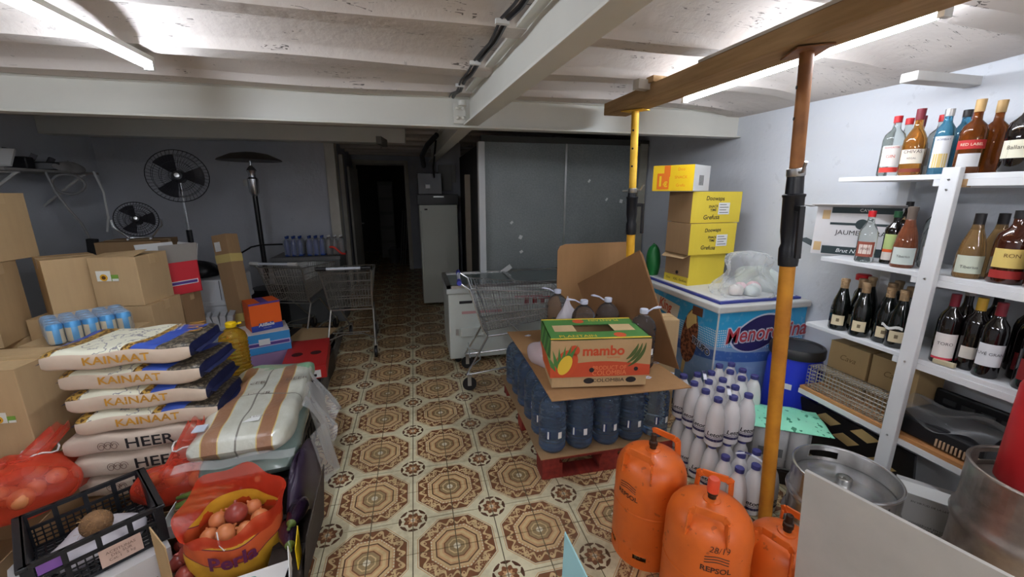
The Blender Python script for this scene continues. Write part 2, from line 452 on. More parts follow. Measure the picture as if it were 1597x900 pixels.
tag(MB().box((-.28, 4.55, 2.1), (.05, .3, .07), rz=R(-8)).obj('ceiling_bracket', mat('grey_bracket', (110, 106, 98), .6)), 'grey flat bracket under the ceiling left of the fridge', 'bracket')

# ---- LED tubes
TUBE = mat('led_tube', (236, 243, 255), .3, emit=TUBE_POWER)
TUBE2 = mat('led_tube_near', (240, 242, 250), .3, emit=TUBE_NEAR)
def led(label, loc, L, m):
    t = thing('led_tube', label, 'lamp', loc, 0, 'LED tubes on the ceiling')
    MB().tube([(0, 0, -.02), (0, L, -.02)], .014, 10).obj('tube', m, t, smooth=True)
    MB().span(-.02, .02, -.01, L + .01, 0, .022).obj('rail', BEAMW, t)
    for y in (-.012, L - .008): MB().span(-.018, .018, y, y + .02, -.036, .004).obj('end_cap', WHITE, t)
    return t
led('bright LED tube on the ceiling above the cartons, on the left', (-1.14, .86, 2.178), 1.5, TUBE)
led('bright LED tube on the ceiling behind the wooden timber', (1.68, 1.1, 2.178), 1.3, TUBE)
led('LED tube on the ceiling behind the viewer', (-.5, -1.9, 2.178), 1.5, TUBE2)
led('LED tube on the ceiling behind the viewer, over the kegs', (1.5, -1.9, 2.178), 1.5, TUBE2)

# ---- cold-room wall of grey sheet metal behind the freezers
def sheet_fn(s):
    n = s.noise(60., 3., 'World'); k = s.noise(2., 4., 'World')
    s.base(s.mix((n * .7 + k * .6 - .2).max(0.).min(1.), lin((104, 110, 110)), lin((162, 168, 167))))
    s.set('Roughness', n * .2 + .35)
SHEET = mat('galvanised_sheet', fn=sheet_fn, metal=.1)
cr = thing('cold_room_wall', 'grey galvanised metal wall of the cold room behind the chest freezer', 'wall', (0, 4.3, 0))
MB().span(.72, 1.62, 0, .03, 0, 2.1).obj('panel', SHEET, cr); MB().span(1.625, 2.5, -.004, .03, 0, 2.11).obj('panel', SHEET, cr)
MB().span(1.612, 1.632, -.008, .0, 0, 2.1).obj('seam_strip', STEEL, cr)
MB().span(.705, .735, .03, 2.2, 0, 2.1).obj('side_wall', mat('cold_side', (60, 58, 58), .7), cr)
MB().span(.7, 2.6, -.01, .04, 2.1, 2.16).obj('top_rail', mat('rail_dark', (70, 70, 66), .6), cr)
MB().span(2.49, 2.58, -.03, .05, 0, 2.12).obj('corner_post', mat('post_dirty', (168, 165, 150), .6, vary=.25, scale=5.), cr)
for x, z, r in ((1.02, 1.28, .4), (1.12, 1.12, 1.), (1.13, .96, .5), (2.3, 1.5, .9), (2.12, 1.52, .3), (1.9, 1.72, .3)): MB().box((x, -.003, z), (.03 * r + .012, .004, .035), rot=(0, r * 2, 0)).obj('tape_scrap', WHITE, cr)
tag(MB().span(.655, .722, 4.2, 4.29, .0, 2.09).obj('white_plank', mat('plank_white', (214, 216, 216), .55, vary=.05), bevel=.004), 'tall white plank standing at the left end of the grey metal wall', 'plank')
tag(MB().span(.6, .66, 4.9, 4.96, .0, 1.8).obj('door_jamb', mat('plank_beige', (150, 138, 122), .6, vary=.1)), 'narrow beige board with a slot standing beside the fridge', 'plank')
eb = thing('electric_box', 'grey electrical box on the wall above the fridge', 'electrical box', (.47, 6.3, 1.62))
MB().span(-.09, .1, -.06, .06, 0, .37).obj('body', mat('ebox', (150, 150, 146), .5), eb, bevel=.006); MB().span(.1, .16, -.05, .05, .12, .37).obj('side_box', mat('ebox', None), eb)
MB().span(-.12, -.09, -.05, .05, .18, .26).obj('switch', BLACKP, eb)
struct(MB().span(.36, .72, 6.36, 6.46, 0, 2.4).obj('wall_niche', PAINT_GREY))
# ================================================================ RIGHT SIDE
# ---- timber on two steel props
def wood_fn(a, b):
    def fn(s):
        n = s.noise(6., 5., stretch=(6., .5, 6.)); k = s.noise(3., 3.)
        s.base(s.mix((n * 1.3 - .25 + (k - .5) * .5).max(0.).min(1.), lin(a), lin(b)))
        s.bump(n, .25, .004)
    return fn
TIMBER = mat('timber', rough=.8, fn=wood_fn((148, 118, 82), (200, 166, 124)), spec=.2)
tim = thing('timber_beam', 'rough brown timber held up under the ceiling by two props', 'timber', (1.42, .85, 2.105), R(1.5))
MB().span(-.085, .085, 0, 1.87, 0, .075).obj('beam', TIMBER, tim, bevel=.004)
MB().span(-.088, -.03, .0, .95, .073, .085).obj('plaster_smear', mat('plaster_smear', (196, 188, 178), .9, vary=.2), tim)
tag(MB().box((1.27, 2.2, 2.175), (.1, .05, .05), rz=R(8)).obj('wooden_wedge', mat('wedge_white', (196, 190, 180), .7, vary=.15)), 'white smeared wooden wedge on the far part of the timber', 'wedge')
tag(MB().box((1.36, 2.17, 2.196), (.15, .06, .03), rz=R(5)).obj('wooden_wedge', TIMBER), 'brown wooden packing block between the timber and the ceiling', 'wedge')
tag(MB().span(2.2, 2.62, 1.49, 1.56, 2.085, 2.125).obj('ceiling_block', mat('block_white', (206, 204, 200), .7, vary=.1), bevel=.004), 'white painted timber end sticking out of the right wall under the ceiling', 'timber')
def prop(label, base, top, cols, zsl):
    b, t = Vector(base), Vector(top); L = (t - b).length
    th = thing('steel_prop', label, 'steel prop', base); th.rotation_euler = (t - b).to_track_quat('Z', 'Y').to_euler()
    lo = mat('prop_' + cols[0], rough=.55, fn=cols[2]); hi = mat('prop_' + cols[1], rough=.6, fn=cols[3])
    z0, z1, z2, z3 = zsl
    MB().lathe([(.028, .006), (.028, z0)], 20).obj('outer_tube', lo, th, smooth=True)
    MB().lathe([(.0235, z2), (.0235, L - .006)], 20).obj('inner_tube', hi, th, smooth=True)
    MB().lathe([(.034, z0 - .02), (.036, z0), (.036, z0 + .05), (.03, z0 + .07), (.036, z0 + .12), (.037, z1), (.04, z1 + .005), (.04, z1 + .012), (.031, z1 + .015), (.029, z2), (.02, z2)], 22).obj('sleeve', mat('sleeve_black', (22, 23, 28), .35), th, smooth=True)
    h = MB(); h.box((.055, 0, z1 - .04), (.05, .02, .022)); h.box((.075, 0, z1 - .13), (.018, .02, .2)); h.obj('lever', BLACKP, th, bevel=.003)
    pn = MB().lathe([(.03, z2 + .0), (.032, z2 + .004), (.032, z2 + .028), (.03, z2 + .03)], 16).obj('pin_ring', STEEL, th, smooth=True)
    MB().tube([(-.07, 0, z2 + .01), (.055, 0, z2 + .016), (.075, 0, z2 + .05)], .006, 8).obj('pin', STEEL, th)
    for k in range(int((L - z2 - .12) / .11)):
        a = L - .12 - k * .11
        MB().lathe([(.0065, 0), (.0065, .002)], 10, M=Matrix.Translation((-.0, -.0228, a)) @ Matrix.Rotation(R(90), 4, 'X')).obj('hole', INK, th)
    p = MB().span(-.07, .07, -.06, .06, L - .006, L).obj('top_plate', hi, th)
    p = MB().span(-.075, .075, -.06, .06, 0, .006).obj('base_plate', mat('rusty_plate', (170, 140, 90), .7, vary=.35), th)
    return th
def rusty(a, b, sc=7., bias=.0):
    def fn(s):
        n = s.noise(sc, 5.); s.base(s.mix(((n - .5) * 3. + .5 + bias).max(0.).min(1.), lin(a), lin(b)))
    return fn
prop('near ochre steel prop with rusty brown upper tube, beside the milk bottles', (1.54, 1.285, 0.002), (1.423, 1.34, 2.1), ('ochre', 'rust', rusty((168, 106, 28), (206, 142, 40)), rusty((120, 76, 42), (164, 108, 58))), (1.33, 1.58, 1.66, 0))
prop('far yellow steel prop standing behind the leaning cardboard', (1.53, 2.6, 0.002), (1.40, 2.5, 2.105), ('yellow', 'yellow_light', rusty((226, 160, 30), (242, 184, 52)), rusty((222, 170, 40), (244, 196, 70))), (1.34, 1.56, 1.60, 0))

# ---- white shelf unit along the right wall
SHX = 2.2; SHW = mat('shelf_white', (224, 226, 228), .5, vary=.06, scale=5.)
SHOAK = mat('shelf_bare', rough=.6, fn=wood_fn((168, 112, 66), (204, 152, 98)))
su = thing('shelf_unit', 'white painted wooden shelves full of bottles along the right wall', 'shelf', (0, 0, 0))
for z, t, y0, y1, m, n in ((1.675, .022, .4, 1.76, SHW, 'shelf_board'), (1.25, .022, .4, 1.78, SHW, 'shelf_board'), (.862, .022, .4, 1.8, SHW, 'shelf_board'), (.475, .02, .95, 1.77, SHOAK, 'shelf_board')):
    MB().span(SHX, 2.58, y0, y1, z - t, z).obj(n, m, su, bevel=.002)
    MB().span(SHX - .004, SHX + .02, y0, 1.34 if z > .6 else 1.77, z - t - .028, z - t + .0).obj('front_rail', SHW, su)
    MB().span(SHX + .02, 2.58, 1.22, 1.26, z - t - .035, z - t).obj('bearer', SHW, su)
MB().span(SHX - .035, SHX - .005, 1.24, 1.30, 0, 1.70).obj('upright', SHW, su, bevel=.003)
MB().span(SHX - .005, SHX + .03, 1.225, 1.315, 1.62, 1.652).obj('bracket_block', CARD2, su)
MB().span(2.5, 2.54, 1.62, 1.67, 0, 1.65).obj('upright', SHW, su, bevel=.003)
MB().span(SHX - .035, SHX - .005, .34, .40, 0, 1.70).obj('upright', SHW, su, bevel=.003)
for z in (1.65, 1.61, 1.23, .84, .46): MB().lathe([(.005, 0), (.004, .003)], 8, M=Matrix.Translation((SHX - .035, 1.27, z)) @ Matrix.Rotation(R(-90), 4, 'Y')).obj('screw', STEEL, su)

# ---- bottles
def glass(name, rgb, tr=.85, rough=.04): return mat(name, rgb, rough, trans=tr, ior=1.4)
G = dict(clear=glass('glass_clear', (232, 240, 236), .95), amber=glass('glass_amber', (150, 78, 28), .7), honey=glass('glass_honey', (226, 160, 76), .82),
         blue=glass('glass_blue', (96, 176, 214), .75), dark=mat('glass_dark', (16, 12, 12), .06, coat=.5), green=glass('glass_green', (34, 110, 46), .5), rose=glass('glass_rose', (170, 100, 70), .6),
         brown=mat('glass_brown', (58, 24, 12), .07, coat=.5), gold=glass('glass_gold', (206, 164, 108), .75), wine=mat('glass_wine', (14, 18, 16), .07, coat=.5), cola=mat('glass_cola', (40, 14, 10), .08, coat=.5))
PROF = {
 'square':  [(.034, 0), (.038, .004), (.038, .17), (.034, .185), (.016, .205), (.0145, .215), (.0145, .245)],
 'whisky':  [(.036, 0), (.041, .006), (.042, .13), (.040, .16), (.028, .19), (.017, .21), (.015, .23), (.015, .252)],
 'slim':    [(.030, 0), (.034, .005), (.034, .17), (.030, .20), (.016, .225), (.0145, .24), (.0145, .262)],
 'wine':    [(.034, 0), (.0375, .006), (.0375, .185), (.033, .212), (.018, .238), (.0145, .255), (.0145, .30)],
 'cava':    [(.038, 0), (.043, .008), (.043, .12), (.037, .16), (.024, .205), (.017, .235), (.0165, .27)],
 'cone':    [(.037, 0), (.041, .006), (.041, .09), (.034, .14), (.019, .19), (.015, .215), (.015, .25)],
 'wide':    [(.044, 0), (.049, .006), (.049, .15), (.044, .18), (.022, .205), (.016, .22), (.016, .25)],
 'litre':   [(.042, 0), (.047, .006), (.047, .19), (.040, .215), (.018, .24), (.016, .26), (.016, .285)]}
PAPER = {}
def paper(rgb): return mat('label_%d_%d_%d' % rgb, rgb, .65)
def bottle(label, loc, shape, gl, cap, capm, face_a=0., labs=(), texts=(), sc=1., n=16, group='bottles on the white shelves', name='bottle', scz=1.):
    """labs: (z0, z1, half angle, rgb); texts: (txt, z, size, rgb)"""
    t = thing(name, label, 'bottle', loc, face_a, group); pr = [(r * sc, z * sc * scz) for r, z in PROF[shape]]
    MB().lathe(pr, 4 if False else n).obj('glass_body', gl, t, smooth=True)
    top = pr[-1][1]; rn = pr[-1][0]
    if cap == 'foil': pc = [(rn + .001, top - .075 * sc), (rn + .0015, top - .01), (rn + .004, top), (rn + .003, top + .012), (.0, top + .016)]
    elif cap == 'tall': pc = [(rn + .001, top - .008), (rn + .002, top + .04), (.0, top + .041)]
    elif cap == 'capsule': pc = [(rn + .001, top - .06 * sc), (rn + .001, top + .002), (0, top + .003)]
    else: pc = [(rn + .0015, top - .012), (rn + .002, top + .018), (0, top + .019)]
    MB().lathe(pc, 14).obj('cap', capm, t, smooth=True)
    for z0, z1, ha, rgb in labs:
        r0 = max(r for r, z in pr if z <= z1 * sc * scz + .05) + .0006
        r1 = max(r for (r, z) in pr) + .0006
        wrapped(r1, z0 * sc * scz, z1 * sc * scz, -ha, ha).obj('paper_label', paper(rgb), t, smooth=True)
    for tx, z, size, rgb in texts:
        o = lettering(tx, size * sc, paper(rgb), t, wrap=max(r for r, zz in pr) + .0014)
        for v in o.data.vertices: v.co.z += z * sc * scz
    return t
RED, BLK, GLD, WIN, GRN, SIL = mat('cap_red', (196, 34, 40), .35), mat('cap_black', (26, 24, 26), .4), mat('cap_gold', (196, 160, 104), .4), mat('cap_wine', (112, 22, 38), .4), mat('cap_green', (28, 74, 44), .4), mat('cap_silver', (190, 190, 190), .3, metal=.7)
FOILG = mat('foil_gold', (176, 146, 110), .5, metal=.2, vary=.35, scale=40., bump=.5, bscale=90.)
FA = R(-58)              # print turned towards the middle of the room
Z1 = 1.676
B = bottle
B('clear gin bottle with red cap and white label, first on the top shelf', (2.30, 1.60, Z1), 'litre', G['clear'], 'screw', RED, FA, [(.05, .155, 50, (236, 232, 226)), (.02, .045, 50, (206, 60, 50))], [('BEEFEATER', .145, .013, (196, 40, 44)), ('GIN', .1, .022, (206, 90, 60))], .92)
B('clear gin bottle with red cap behind the first, on the top shelf', (2.42, 1.63, Z1), 'litre', G['clear'], 'screw', RED, FA, [(.05, .155, 50, (236, 232, 226))], [], .92)
B('whisky bottle with dark red cap and cream label, half hidden behind the larger one', (2.37, 1.545, Z1), 'whisky', G['honey'], 'tall', WIN, FA, [(.04, .11, 60, (226, 214, 196))], [('CHIVAS', .095, .016, (60, 30, 30))], .93)
B('whisky bottle with dark red cap and cream label, in front on the top shelf', (2.27, 1.49, Z1), 'whisky', G['honey'], 'tall', WIN, FA, [(.052, .115, 62, (230, 220, 204)), (.014, .03, 60, (120, 50, 36))], [('CHIVAS', .104, .020, (60, 30, 30)), ('REGAL', .075, .011, (60, 40, 40))], 1.0)
B('clear bottle with red cap behind the blue one on the top shelf', (2.43, 1.50, Z1), 'litre', G['clear'], 'screw', RED, FA, [(.05, .14, 50, (230, 230, 228))], [], .9)
B('clear bottle with wine red cap at the wall on the top shelf', (2.48, 1.42, Z1), 'litre', G['clear'], 'screw', WIN, FA, [], [], .9)
B('pale blue gin bottle with white and gold label on the top shelf', (2.29, 1.395, Z1), 'slim', G['blue'], 'screw', SIL, FA, [(.03, .165, 55, (222, 224, 226)), (.03, .09, 40, (214, 188, 120))], [('BOMBAY', .15, .012, (40, 60, 110))], .98)
B('deep blue gin bottle with silver neck on the top shelf', (2.39, 1.39, Z1), 'slim', G['blue'], 'screw', BLK, FA, [], [], .98)
B('dark square whisky bottle with slanted red label on the top shelf', (2.27, 1.285, Z1), 'litre', G['amber'], 'tall', GLD, FA, [(.11, .15, 75, (176, 40, 40)), (.03, .09, 50, (206, 206, 206))], [('RED LABEL', .13, .017, (236, 214, 190))], .88)
B('amber whisky bottle with gold cap behind the red-labelled one', (2.375, 1.275, Z1), 'litre', G['amber'], 'tall', GLD, FA, [], [], .88)
B('green glass bottle near the right end of the top shelf', (2.43, 1.19, Z1), 'litre', G['green'], 'screw', SIL, FA, [], [], .95)
B('big dark whisky bottle with cream label at the right end of the top shelf', (2.285, 1.14, Z1), 'wide', G['dark'], 'screw', BLK, FA, [(.05, .115, 75, (226, 222, 200))], [("Ballantine's", .088, .020, (90, 84, 70))], 1.02)
Z2 = 1.251
B('clear bottle with red cap and brown oval label beside the cava carton', (2.25, 1.595, Z2), 'whisky', G['clear'], 'screw', RED, FA, [(.03, .11, 55, (146, 76, 60)), (.045, .095, 38, (228, 214, 204))], [('ANIS', .072, .018, (110, 50, 44))], .95)
B('green herbal liqueur bottle with orange and white label', (2.31, 1.52, Z2), 'square', G['dark'], 'screw', GRN, FA, [(.075, .15, 55, (176, 196, 128)), (.02, .06, 55, (216, 206, 196)), (.06, .075, 55, (214, 92, 44))], [], .98)
B('dark bottle with black neck standing at the wall behind the liqueur', (2.45, 1.57, Z2), 'wine', G['dark'], 'capsule', BLK, FA)
B('rosé brown bottle with pale label in front on the second shelf', (2.26, 1.43, Z2), 'cone', G['rose'], 'foil', mat('cap_pewter', (104, 92, 84), .5), FA, [(.015, .088, 60, (206, 216, 210))], [('Tiberius', .05, .014, (70, 74, 66))], 1.08)
B('bottle with a cork coloured cap at the back of the second shelf', (2.47, 1.46, Z2), 'wine', G['clear'], 'tall', GLD, FA, [(.05, .12, 50, (226, 220, 210))])
B('clear bottle with red cap behind the rosé brown one', (2.37, 1.39, Z2), 'whisky', G['clear'], 'screw', RED, FA, [(.03, .1, 50, (222, 220, 216))])
B('golden bottle with pale label and black cap right of the white upright', (2.25, 1.185, Z2), 'cone', G['gold'], 'capsule', BLK, FA, [(.02, .09, 62, (206, 214, 196))], [('Tiberius', .045, .016, (70, 74, 66))], 1.05)
B('golden bottle with black cap behind the pale-labelled one', (2.36, 1.17, Z2), 'cone', G['gold'], 'capsule', BLK, FA, [], [], 1.05)
B('dark rum bottle with yellow label at the right of the second shelf', (2.26, 1.075, Z2), 'wide', G['brown'], 'screw', BLK, FA, [(.06, .13, 60, (222, 196, 112)), (.02, .05, 60, (156, 40, 36))], [('RON', .105, .02, (110, 70, 30))], 1.05)
B('second dark rum bottle at the back right of the second shelf', (2.38, 1.06, Z2), 'wide', G['brown'], 'screw', BLK, FA, [], [], 1.05)
B('dark bottle with white label cut by the picture edge on the second shelf', (2.25, .965, Z2), 'wide', G['brown'], 'screw', BLK, FA, [(.03, .12, 60, (226, 220, 212))])
Z3 = .863
cv = [(2.25, 1.60), (2.25, 1.49), (2.34, 1.575), (2.27, 1.39), (2.26, 1.325), (2.38, 1.46), (2.44, 1.60), (2.37, 1.37), (2.47, 1.49)]
cl = ['dark cava bottle with cream label at the far end of the third shelf', 'dark cava bottle with cream label, second from the far end of the front row', 'dark cava bottle just behind the farthest one', 'dark cava bottle with cream label, third in the front row', 'dark cava bottle with a curled paper on its label next to the upright',
      'dark cava bottle in the second row of the third shelf', 'cava bottle at the wall at the far end of the third shelf', 'cava bottle behind the one next to the upright', 'cava bottle at the wall in the middle of the cava group']
for (x, y), l in zip(cv, cl):
    B(l, (x, y + .06, Z3), 'cava', G['wine'], 'foil', FOILG, FA, [(.03, .085, 38, (218, 204, 170)), (.05, .068, 9, (120, 104, 80))], [], 1.0, group='cava bottles on the third shelf')
rl = B('slim dark bottle with a round red lid at the wall behind the cava bottles', (2.47, 1.73, Z3), 'wine', G['dark'], 'capsule', BLK, FA, [], [], .85)
MB().lathe([(.035, .25), (.036, .28), (.03, .284), (0, .284)], 18).obj('lid', RED, rl, smooth=True)
wn = [((2.25, 1.13), 'wine', 'dark', 'capsule', WIN, [(.03, .135, 58, (226, 220, 216)), (.02, .03, 58, (196, 60, 80))], [('TORO', .09, .018, (60, 50, 50))], 'red wine bottle with white label right beside the upright'),
      ((2.35, 1.14), 'wine', 'dark', 'screw', SIL, [], [], 'dark wine bottle with silver cap behind the upright'),
      ((2.275, 1.057), 'wine', 'dark', 'capsule', mat('cap_yellow', (206, 166, 60), .4), [(.05, .1, 50, (216, 210, 200))], [], 'wine bottle with yellow capsule and small label in the second row'),
      ((2.46, 1.10), 'wine', 'dark', 'capsule', BLK, [], [], 'wine bottle with black capsule at the wall'),
      ((2.25, .985), 'wine', 'dark', 'capsule', WIN, [(.05, .14, 62, (218, 220, 224))], [('CUVÉ GRAND', .1, .016, (70, 70, 76))], 'red wine bottle with large white label in the front row'),
      ((2.45, .99), 'wine', 'dark', 'capsule', mat('cap_yellow', None), [], [], 'wine bottle with yellow capsule at the wall'),
      ((2.35, .93), 'wine', 'dark', 'capsule', WIN, [(.04, .11, 55, (120, 26, 30))], [('ROJO', .08, .014, (214, 120, 80))], 'red wine bottle with dark red label in the second row'),
      ((2.25, .865), 'wine', 'dark', 'capsule', WIN, [(.04, .12, 55, (132, 30, 30))], [('ROJO', .085, .016, (222, 130, 90))], 'red wine bottle with dark red label near the picture edge'),
      ((2.45, .89), 'wine', 'dark', 'capsule', BLK, [], [], 'dark wine bottle at the wall near the picture edge'),
      ((2.25, .76), 'wine', 'green', 'capsule', GRN, [(.03, .09, 55, (176, 206, 170))], [], 'green wine bottle with pale green label at the picture edge')]
for (x, y), sh, g_, cp, cm, lb, tx, l in wn: B(l, (x, y + .065, Z3), sh, G[g_], cp, cm, FA, lb, tx, 1.03)
# curled paper and wood scraps on the third shelf
tag(MB().grid(lambda u, v: (2.205 - .02 * math.sin(u * 3), 1.33 + .09 * u, Z3 + .10 + .014 * v + .006 * math.sin(u * 9)), 8, 2).obj('paper_strip', WHITE), 'curled white paper strip hanging in front of the cava bottles', 'paper')
tag(MB().box((2.214, 1.16, Z3 + .012), (.02, .07, .018), rz=.1).obj('wood_scrap', mat('scrap', (186, 176, 146), .8)), 'small pale wood scrap in front of the wine bottles', 'wood scrap')
# ---- carton of cava on the second shelf
t = thing('cava_carton', 'white and green cava carton with open flaps at the far end of the second shelf', 'carton', (2.36, 1.74, Z2), R(-62))
WCARD = mat('card_white', rough=.6, fn=card_fn((206, 204, 204), .05))
MB().span(-.19, .19, 0, .17, 0, .27).obj('body', WCARD, t)
DG = mat('print_dark_green', (38, 52, 54), .6)
for z0, z1, n in ((.235, .268, 'print_band'), (.17, .183, 'print_band'), (.005, .05, 'print_band')): MB().span(-.12 if z0 > .1 else -.14, .17, -.001, .0, z0, z1).obj(n, DG, t)
MB().lathe([(.028, 0), (.028, .0012)], 20, M=face((.02, -.0005, .177), 0)).obj('emblem', DG, t)
lettering('CAVA', .022, WHITE, t, face((.03, -.0015, .252), 0)); lettering('JAUME SERRA', .036, INK, t, face((.02, -.0012, .128), 0)); lettering('Brut Nature', .03, WHITE, t, face((.0, -.0015, .027), 0), shear=.25)
for q, (x0, z0) in enumerate(((-.18, .02), (-.16, .2))): MB().span(x0, x0 + .035, -.0012, 0, z0, z0 + .05).obj('tape', TAPE, t)
MB().slab([(-.19, 0, .27), (.19, 0, .27), (.19, -.06, .285), (-.21, -.06, .285)], .003).obj('flap', WCARD, t)
MB().slab([(-.19, 0, .27), (-.19, .17, .27), (-.27, .18, .26), (-.28, 0, .28)], .003).obj('flap', WCARD, t)
MB().slab([(-.19, 0, .04), (-.19, .17, .04), (-.26, .17, .07), (-.26, 0, .075)], .003).obj('flap', DG, t)

# ---- lowest shelf: two cartons, the wire trap, the tray under plastic
def carton(name, label, loc, d, rz=0., m=None, tape=True, group=None, open_top=False, cat='carton', z_tape=.06, rot=None):
    t = thing(name, label, cat, loc, rz, group, rot); w, dp, h = d; m = m or CARD
    if open_top:
        b = MB(); k = .004
        b.span(-w / 2, w / 2, -dp / 2, dp / 2, 0, k); b.span(-w / 2, w / 2, -dp / 2, -dp / 2 + k, 0, h); b.span(-w / 2, w / 2, dp / 2 - k, dp / 2, 0, h); b.span(-w / 2, -w / 2 + k, -dp / 2, dp / 2, 0, h); b.span(w / 2 - k, w / 2, -dp / 2, dp / 2, 0, h)
        b.obj('body', m, t)
    else:
        MB().span(-w / 2, w / 2, -dp / 2, dp / 2, 0, h - .003).obj('body', m, t, bevel=.003)
        MB().span(-w / 2, w / 2, -dp / 2, -.002, h - .004, h).obj('flap', m, t); MB().span(-w / 2, w / 2, .002, dp / 2, h - .004, h + .001).obj('flap', m, t)
        if tape:
            MB().span(-w / 2 - .001, w / 2 + .001, -.025, .025, h - .002, h + .002).obj('tape', TAPE, t)
            for s_ in (-1, 1): MB().span(s_ * (w / 2 + .0005) - .0006, s_ * (w / 2 + .0005) + .0006, -.025, .025, h - z_tape, h + .001).obj('tape', TAPE, t)
    return t
KR = mat('kraft_plain', rough=.8, fn=card_fn((176, 148, 104), .08))
for k, (y, l) in enumerate(((1.66, 'left one of two brown cartons marked in pen behind the wire cage'), (1.43, 'right one of two brown cartons marked in pen behind the wire cage'))):
    t = carton('brown_carton', l, (2.47, y, .476), (.19, .215, .27), 0, KR, False, 'brown cartons on the lowest shelf')
    lettering('Cava', .045, mat('pen_ink', (120, 96, 60), .8), t, face((-.096, 0, .19), R(-90)), shear=.3)
cg = thing('wire_cage', 'galvanised wire cage trap on the lowest shelf in front of the brown cartons', 'cage', (2.265, 1.54, .477), R(0))
def wires(m, p0, du, dv, nu, nv, r):
    p0, du, dv = Vector(p0), Vector(du), Vector(dv)
    for i in range(nu + 1): m.tube([p0 + du * (i / nu), p0 + du * (i / nu) + dv], r, 4)
    for j in range(nv + 1): m.tube([p0 + dv * (j / nv), p0 + dv * (j / nv) + du], r, 4)
GALV = mat('galvanised_wire', (170, 166, 152), .45, metal=.5)
a, b, c = .1, .42, .13
for n, p0, du, dv, nu, nv in (('front_mesh', (-a / 2, -b / 2, 0), (0, b, 0), (0, 0, c), 22, 6), ('back_mesh', (a / 2, -b / 2, 0), (0, b, 0), (0, 0, c), 22, 6), ('top_mesh', (-a / 2, -b / 2, c), (0, b, 0), (a, 0, 0), 22, 5), ('floor_mesh', (-a / 2, -b / 2, 0), (0, b, 0), (a, 0, 0), 22, 5), ('end_mesh', (-a / 2, -b / 2, 0), (a, 0, 0), (0, 0, c), 5, 6), ('end_mesh', (-a / 2, b / 2, 0), (a, 0, 0), (0, 0, c), 5, 6)):
    m = MB(); wires(m, p0, du, dv, nu, nv, .0016); m.obj(n, GALV, cg)
tr = thing('black_tray', 'black plastic tray wrapped in shiny clear film on the lowest shelf', 'tray', (2.36, 1.14, .477), 0)
MB().span(-.13, .13, -.17, .17, 0, .09).obj('base', BLACKP, tr, bevel=.012)
for k in range(11): MB().span(-.135, -.128, -.02 - k * .014, -.013 - k * .014, .01, .045).obj('rib', mat('rib_tan', (190, 160, 130), .5), tr)
MB().grid(lambda u, v: (-.14 + .28 * v, -.18 + .36 * u, .095 + .03 * math.sin(u * 9 + v * 4) * math.sin(v * 7 + 1) + .05 * math.sin(v * 3.1) * (1 - .4 * u)), 26, 18).obj('clear_film', film_mat('film_shiny', (232, 234, 236), .05, .96), tr, smooth=True)
t2_ = thing('black_basket', 'black plastic basket standing on edge behind the wrapped tray', 'basket', (2.52, 1.12, .477))
MB().span(-.012, .012, -.2, .2, 0, .17).obj('back', BLACKP, t2_, bevel=.01)
for k in range(5): MB().span(-.016, .016, -.17 + k * .07, -.12 + k * .07, .105, .13).obj('slot_bar', mat('slot_grey', (60, 60, 62), .4), t2_)
# chequered board and white carton under the shelf
ck = thing('chequered_board', 'black board with pale lozenges leaning under the lowest shelf', 'board', (2.34, 1.5, .0), 0, rot=(0, R(-12), 0))
MB().span(0, .015, -.3, .3, 0, .38).obj('board', BLACKP, ck)
for y, z in ((.1, .24), (-.08, .21), (.0, .33), (.2, .31)): MB().slab([(-.001, y, z), (-.001, y - .09, z - .02), (-.001, y - .15, z + .03), (-.001, y - .06, z + .05)], .001).obj('lozenge', mat('lozenge', (214, 186, 126), .6), ck)
t = carton('white_carton', 'small white printed carton with a lifted flap between the kegs', (2.18, 1.08, .0), (.2, .14, .29), R(-52), mat('card_white2', rough=.6, fn=card_fn((196, 196, 196), .06)), False)
lettering('EN VIRTUD DE LA LEY', .012, INK, t, face((0, -.0715, .26), 0)); lettering('CONSERVAR EN LUGAR\nFRESCO Y SECO', .013, INK, t, face((.02, -.0715, .15), 0))
MB().slab([(-.1, -.07, .292), (.1, -.07, .292), (.1, -.02, .32), (-.1, -.02, .32)], .002).obj('flap', WHITE, t)

